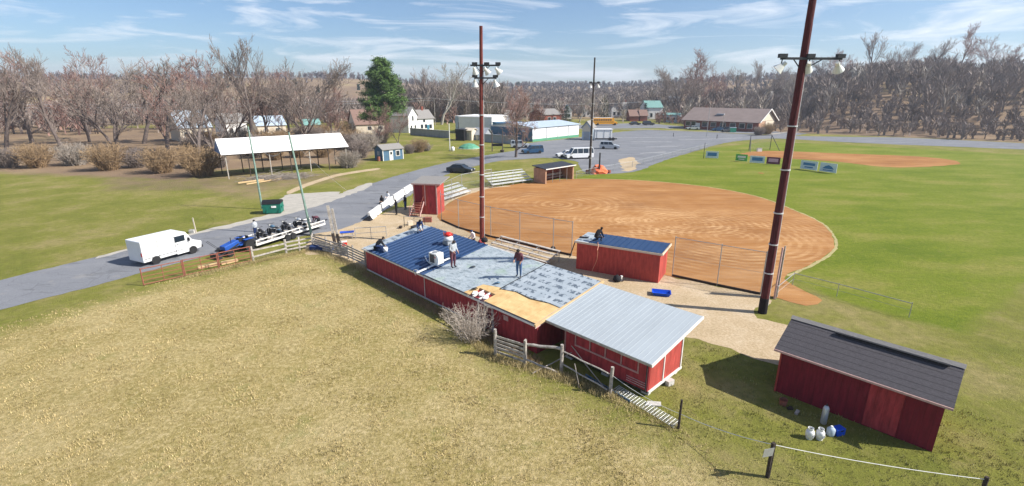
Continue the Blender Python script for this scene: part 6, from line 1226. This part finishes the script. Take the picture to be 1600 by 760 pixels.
for i, (a, b, y, ev, rs, wl, rf, rd, lab) in enumerate(((789, 806, 191, 3.4, 1.6, 'siding_white', 'grey_shingle', 'x', 'low white house behind the teal trailer'), (816, 830, 187, 4.4, 2.2, 'cream', 'grey_shingle', 'x', 'cream house left of the rusty brown evergreen'), (881, 893, 186, 4.2, 2.4, 'siding_white', 'pale_blue_wall', 'y', 'narrow white gabled house beside the dark conical evergreen'),
    (915, 928, 183, 4, 2.2, 'siding_white', 'brown_shingle', 'x', 'white house with brown roof behind the farthest light pole'), (1046, 1062, 182, 4.5, 2.4, 'pale_blue_wall', 'grey_shingle', 'x', 'pale blue house above the pale blue long building'), (752, 768, 187, 4, 2, 'cream', 'brown_shingle', 'x', 'cream house with brown roof just right of the tallest middle pole'),
    (972, 983, 182, 4.2, 2.2, 'siding_white', 'grey_shingle', 'x', 'small white house right of the white cottage'), (862, 874, 181, 4.2, 2.2, 'cream', 'grey_shingle', 'y', 'cream gabled house above the red brick building'), (700, 712, 190, 4.2, 2.2, 'siding_white', 'grey_shingle', 'x', 'small white house beside the pale trunked sycamore'))):
    house('village_house', lab, G(a, y), G(b, y), 8, ev, rs, wl, rf, rd, [(.3, 1.8, 1.1, 1.3), (.7, 1.8, 1.1, 1.3)], chimney=i % 3 == 0, group='small houses of the village beyond the lot')
house('brick_cottage', 'small brick house hidden by the small dark evergreen', G(1000, 190), G(1011, 190), 6, 2.6, 2.4, 'brick', 'brown_shingle', 'x', [])
house('blue_trailer', 'pale blue long building between the church and the school', G(1036, 191), G(1060, 192), 6, 3.2, .7, 'pale_blue_wall', 'roof_green', 'x', [(.3, 1.7, 1, 1), (.7, 1.7, 1, 1)], cat='building')
# school
A_ = G(1068, 201); B_ = G(1183, 207); t = house('school', 'long low brick school with a mauve grey gable roof', A_, B_, 17, 3.4, 3.9, 'brick', 'school_roof', 'x', [(.06, 1.9, 1.6, 1.5), (.14, 1.9, 1.6, 1.5), (.3, 1.9, 1.8, 1.5), (.42, 1.9, 1.8, 1.5), (.55, 1.9, 1.8, 1.5), (.68, 1.9, 1.8, 1.5), (.8, 1.9, 1.8, 1.5), (.9, 1.9, 1.6, 1.5)], (.2, 1.8, 2.3, 'white_paint'), cat='school', over=.9)
l = (A_ - B_).length; part('gable_end', MB().prism([(.15, 3.5), (16.85, 3.5), (8.5, 7.0)], l + .02, l + .10, 'X').box((l + .06, 11.5, 1.6), (.08, 9.5, 3.6)), 'cream', t); part('brick_panel', MB().box((l + .08, 3.2, 1.7), (.12, 5.6, 3.4)), 'brick_tan', t)
part('gable_trim', MB().bar((l + .95, -.9, 3.2), (l + .95, 8.5, 7.45), .1, .35).bar((l + .95, 17.9, 3.2), (l + .95, 8.5, 7.45), .1, .35), 'white_paint', t); part('roof_hatch', MB().box((l * .45, 3.6, 5.4), (2.6, 1.2, .5)), 'grey_wall', t)
q = G(1143, 207); t = thing('waste_bin', 'green waste container in front of the school wall', 'bin', q, .1); part('bin', MB().box((0, 0, .8), (2.4, 1.5, 1.5)), 'green_paint', t, bevel=.04); part('lid', MB().box((0, 0, 1.6), (2.5, 1.6, .12)), 'pale_blue_wall', t)
# left houses
t = house('blue_roof_house', 'house with a pale blue metal roof at the left edge among trees', G(284, 222), G(333, 219), 10, 3.8, 4.2, 'cream', 'pale_blue_wall', 'x', [(.2, 1.8, 1.2, 1.3), (.5, 1.8, 1.2, 1.3), (.8, 1.8, 1.2, 1.3)])
house('grey_house', 'grey house behind the left end of the white canopy roof', G(352, 214), G(388, 212), 9, 4.2, 2.4, 'siding_white', 'grey_shingle', 'x', [(.3, 1.8, 1.1, 1.3), (.6, 1.8, 1.1, 1.3)], chimney=True); house('grey_roof_house', 'low house with a silver grey roof above the middle of the canopy', G(404, 212), G(448, 210), 10, 3.0, 2.6, 'cream', 'pale_blue_wall', 'x', [(.3, 1.5, 1.1, 1.1), (.7, 1.5, 1.1, 1.1)])
house('far_green_shed', 'dull green roofed shed above the right part of the canopy', G(478, 208), G(502, 207), 6, 2.6, 1.6, 'old_wood', 'roof_green', 'x', cat='shed', door=(.4, 1.6, 2.0, 'dark_wood'))
for px, d_, lab in ((312, 330, 'tiny white farmhouse on the hill at the left edge'), (902, 560, 'tiny white house on the distant hill left of the farthest light pole'), (1170, 330, 'tiny white roofed house on the rise behind the school'), (1292, 255, 'cream house on the slope at the right edge')):
    u = (px - 800) / F; x, y = u * d_ * 1.04, d_; zz = hz(x, y); house('hill_house', lab, (x, y), (x + 11, y + 1), 8, 4.6, 2.6, 'siding_white' if px != 1292 else 'cream', 'grey_shingle', 'x', [(.3, 2, 1.1, 1.3), (.7, 2, 1.1, 1.3)], z=zz, over=.4)
# shade on the right slope is cast by woods above it: dense stand along its crest
# outfield signs
def outfield_sign(a, b, h, lab, m_, m2, kind, zc=.12):
    A = G(*a).to_2d(); B = G(*b).to_2d(); d = B - A; l = d.length; t = thing('banner_sign', lab, 'sign', (A.x, A.y, 0), math.atan2(d.y, d.x), 'banner signs round the outfield'); z0 = .12
    part('panel', MB().box((l / 2, 0, z0 + h / 2), (l, .05, h)), m_, t); part('post', MB().box((.05, .06, .6), (.06, .06, 1.2)), 'galv', t); part('post', MB().box((l - .05, .06, .6), (.06, .06, 1.2)), 'galv', t)
    mb = MB()
    if kind == 0: mb.box((l * .5, -.032, z0 + h * .62), (l * .7, .012, h * .30)); mb.box((l * .5, -.032, z0 + h * .26), (l * .5, .012, h * .14))
    if kind == 1: mb.box((l * .5, -.032, z0 + h * .55), (l * .72, .012, h * .5))
    if kind == 2: mb.lathe([(l * .34, -.038), (l * .34, -.028)], (l / 2, 0, z0 + h * .5), 18, 'Y')
    if kind == 3: mb.prism([(l * .15, z0 + h * .35), (l * .3, z0 + h * .62), (l * .5, z0 + h * .78), (l * .7, z0 + h * .62), (l * .85, z0 + h * .35)], -.04, -.027); mb.box((l * .5, -.032, z0 + h * .2), (l * .6, .012, h * .1))
    f = part('marking', mb, m2, t)
    if kind == 2: f.scale = (1, 1, 1)
    return t
outfield_sign((1102, 247.5), (1122, 248.5), 1.35, 'pale banner with a dark blue block, alone at the left of the outfield', 'sign_white', 'sign_blue', 1)
outfield_sign((1149, 252), (1167, 253.5), 1.3, 'green banner sign at the edge of the outfield', 'sign_green', 'lamp_clear', 0)
outfield_sign((1171, 255), (1194, 256.5), 1.3, 'pale blue banner between the green and the maroon ones', 'sign_white', 'sign_blue', 1)
outfield_sign((1197, 257), (1218, 258.5), 1.3, 'dark maroon banner with pink marking left of the nearest light pole', 'sign_maroon', 'sign_pink', 1)
outfield_sign((1250, 264.5), (1276, 268), 1.5, 'pale banner with blue lines right of the nearest light pole', 'sign_white', 'sign_blue', 0); outfield_sign((1280, 268.5), (1306, 272), 1.5, 'pale banner with a blue arch at the right edge of the outfield', 'sign_white', 'sign_blue', 3)
# practice backstop frame
A_ = G(1172, 238).to_2d(); B_ = G(1216, 236).to_2d(); d = B_ - A_; t = thing('practice_backstop', 'open green frame backstop beside the far infield', 'backstop', (A_.x, A_.y, 0), math.atan2(d.y, d.x)); l = d.length
part('frame', MB().tube((0, 0, 0), (2, 2.5, 3.4), .07).tube((2, 2.5, 0), (2, 2.5, 3.4), .07).tube((l, 2.5, 0), (l, 2.5, 3.4), .07).tube((2, 2.5, 3.4), (l, 2.5, 3.4), .07).tube((l, 2.5, 3.4), (l + .4, 0, 0), .07).tube((0, 0, 1.6), (2, 2.5, 1.6), .05), 'dark_steel', t)
f = MB().add([(2, 2.5, .1), (l, 2.5, .1), (l, 2.5, 3.3), (2, 2.5, 3.3)], [(0, 1, 2, 3)]).add([(0, 0, .05), (2, 2.5, .05), (2, 2.5, 3.3)], [(0, 1, 2)]).build('wire_mesh', 'chain_link', t)
q = G(1186, 237); t = thing('equipment_box', 'small white box standing in the practice backstop', 'box', q); part('body', MB().box((0, 0, .35), (1.0, .6, .7)), 'plastic_white', t, bevel=.03); part('lid', MB().box((0, 0, .73), (1.04, .64, .06)), 'galv', t)
q = G(1189, 271); tag(MB().lathe([(.5, 0), (.35, .05), (.05, .08)], (q.x, q.y, .01), n=10).build('dirt_mound', 'infield'), 'small dark bare spot in the outfield grass', 'dirt mound')
# slender fence-line posts of the lot's edge
for i, (px, py) in enumerate(((1052, 214), (1120, 217), (1290, 205), (1274, 207))):
    q = G(px, py); o = MB().tube((0, 0, 0), (0, 0, 1.2), .09).build('bollard', 'dark_steel'); o.location = q; tag(o, ['dark bollard on the verge at the left of the school lot', 'dark bollard on the verge in the middle of the school lot', 'dark bollard rightmost beside the far road', 'dark bollard second from right beside the far road'][i], 'bollard', 'bollards by the road')
# ---------------------------------------------------------------- the air: one closed box of even haze
hb = MB().box((0, 0, 44), (5200, 5200, 112)); hm = bpy.data.materials.new('haze'); hm.use_nodes = True; nt = hm.node_tree; nt.nodes.clear()
ho = nt.nodes.new('ShaderNodeOutputMaterial'); pv = nt.nodes.new('ShaderNodeVolumePrincipled'); pv.inputs['Density'].default_value = .00034; pv.inputs['Color'].default_value = (.80, .88, 1, 1); pv.inputs['Anisotropy'].default_value = .3
nt.links.new(pv.outputs[0], ho.inputs['Volume']); hm.cycles.homogeneous_volume = True if hasattr(hm.cycles, 'homogeneous_volume') else None
o = hb.build('haze', hm); tag(o, None, None, kind='stuff'); o['label'] = 'thin bluish haze filling the air over the whole valley'
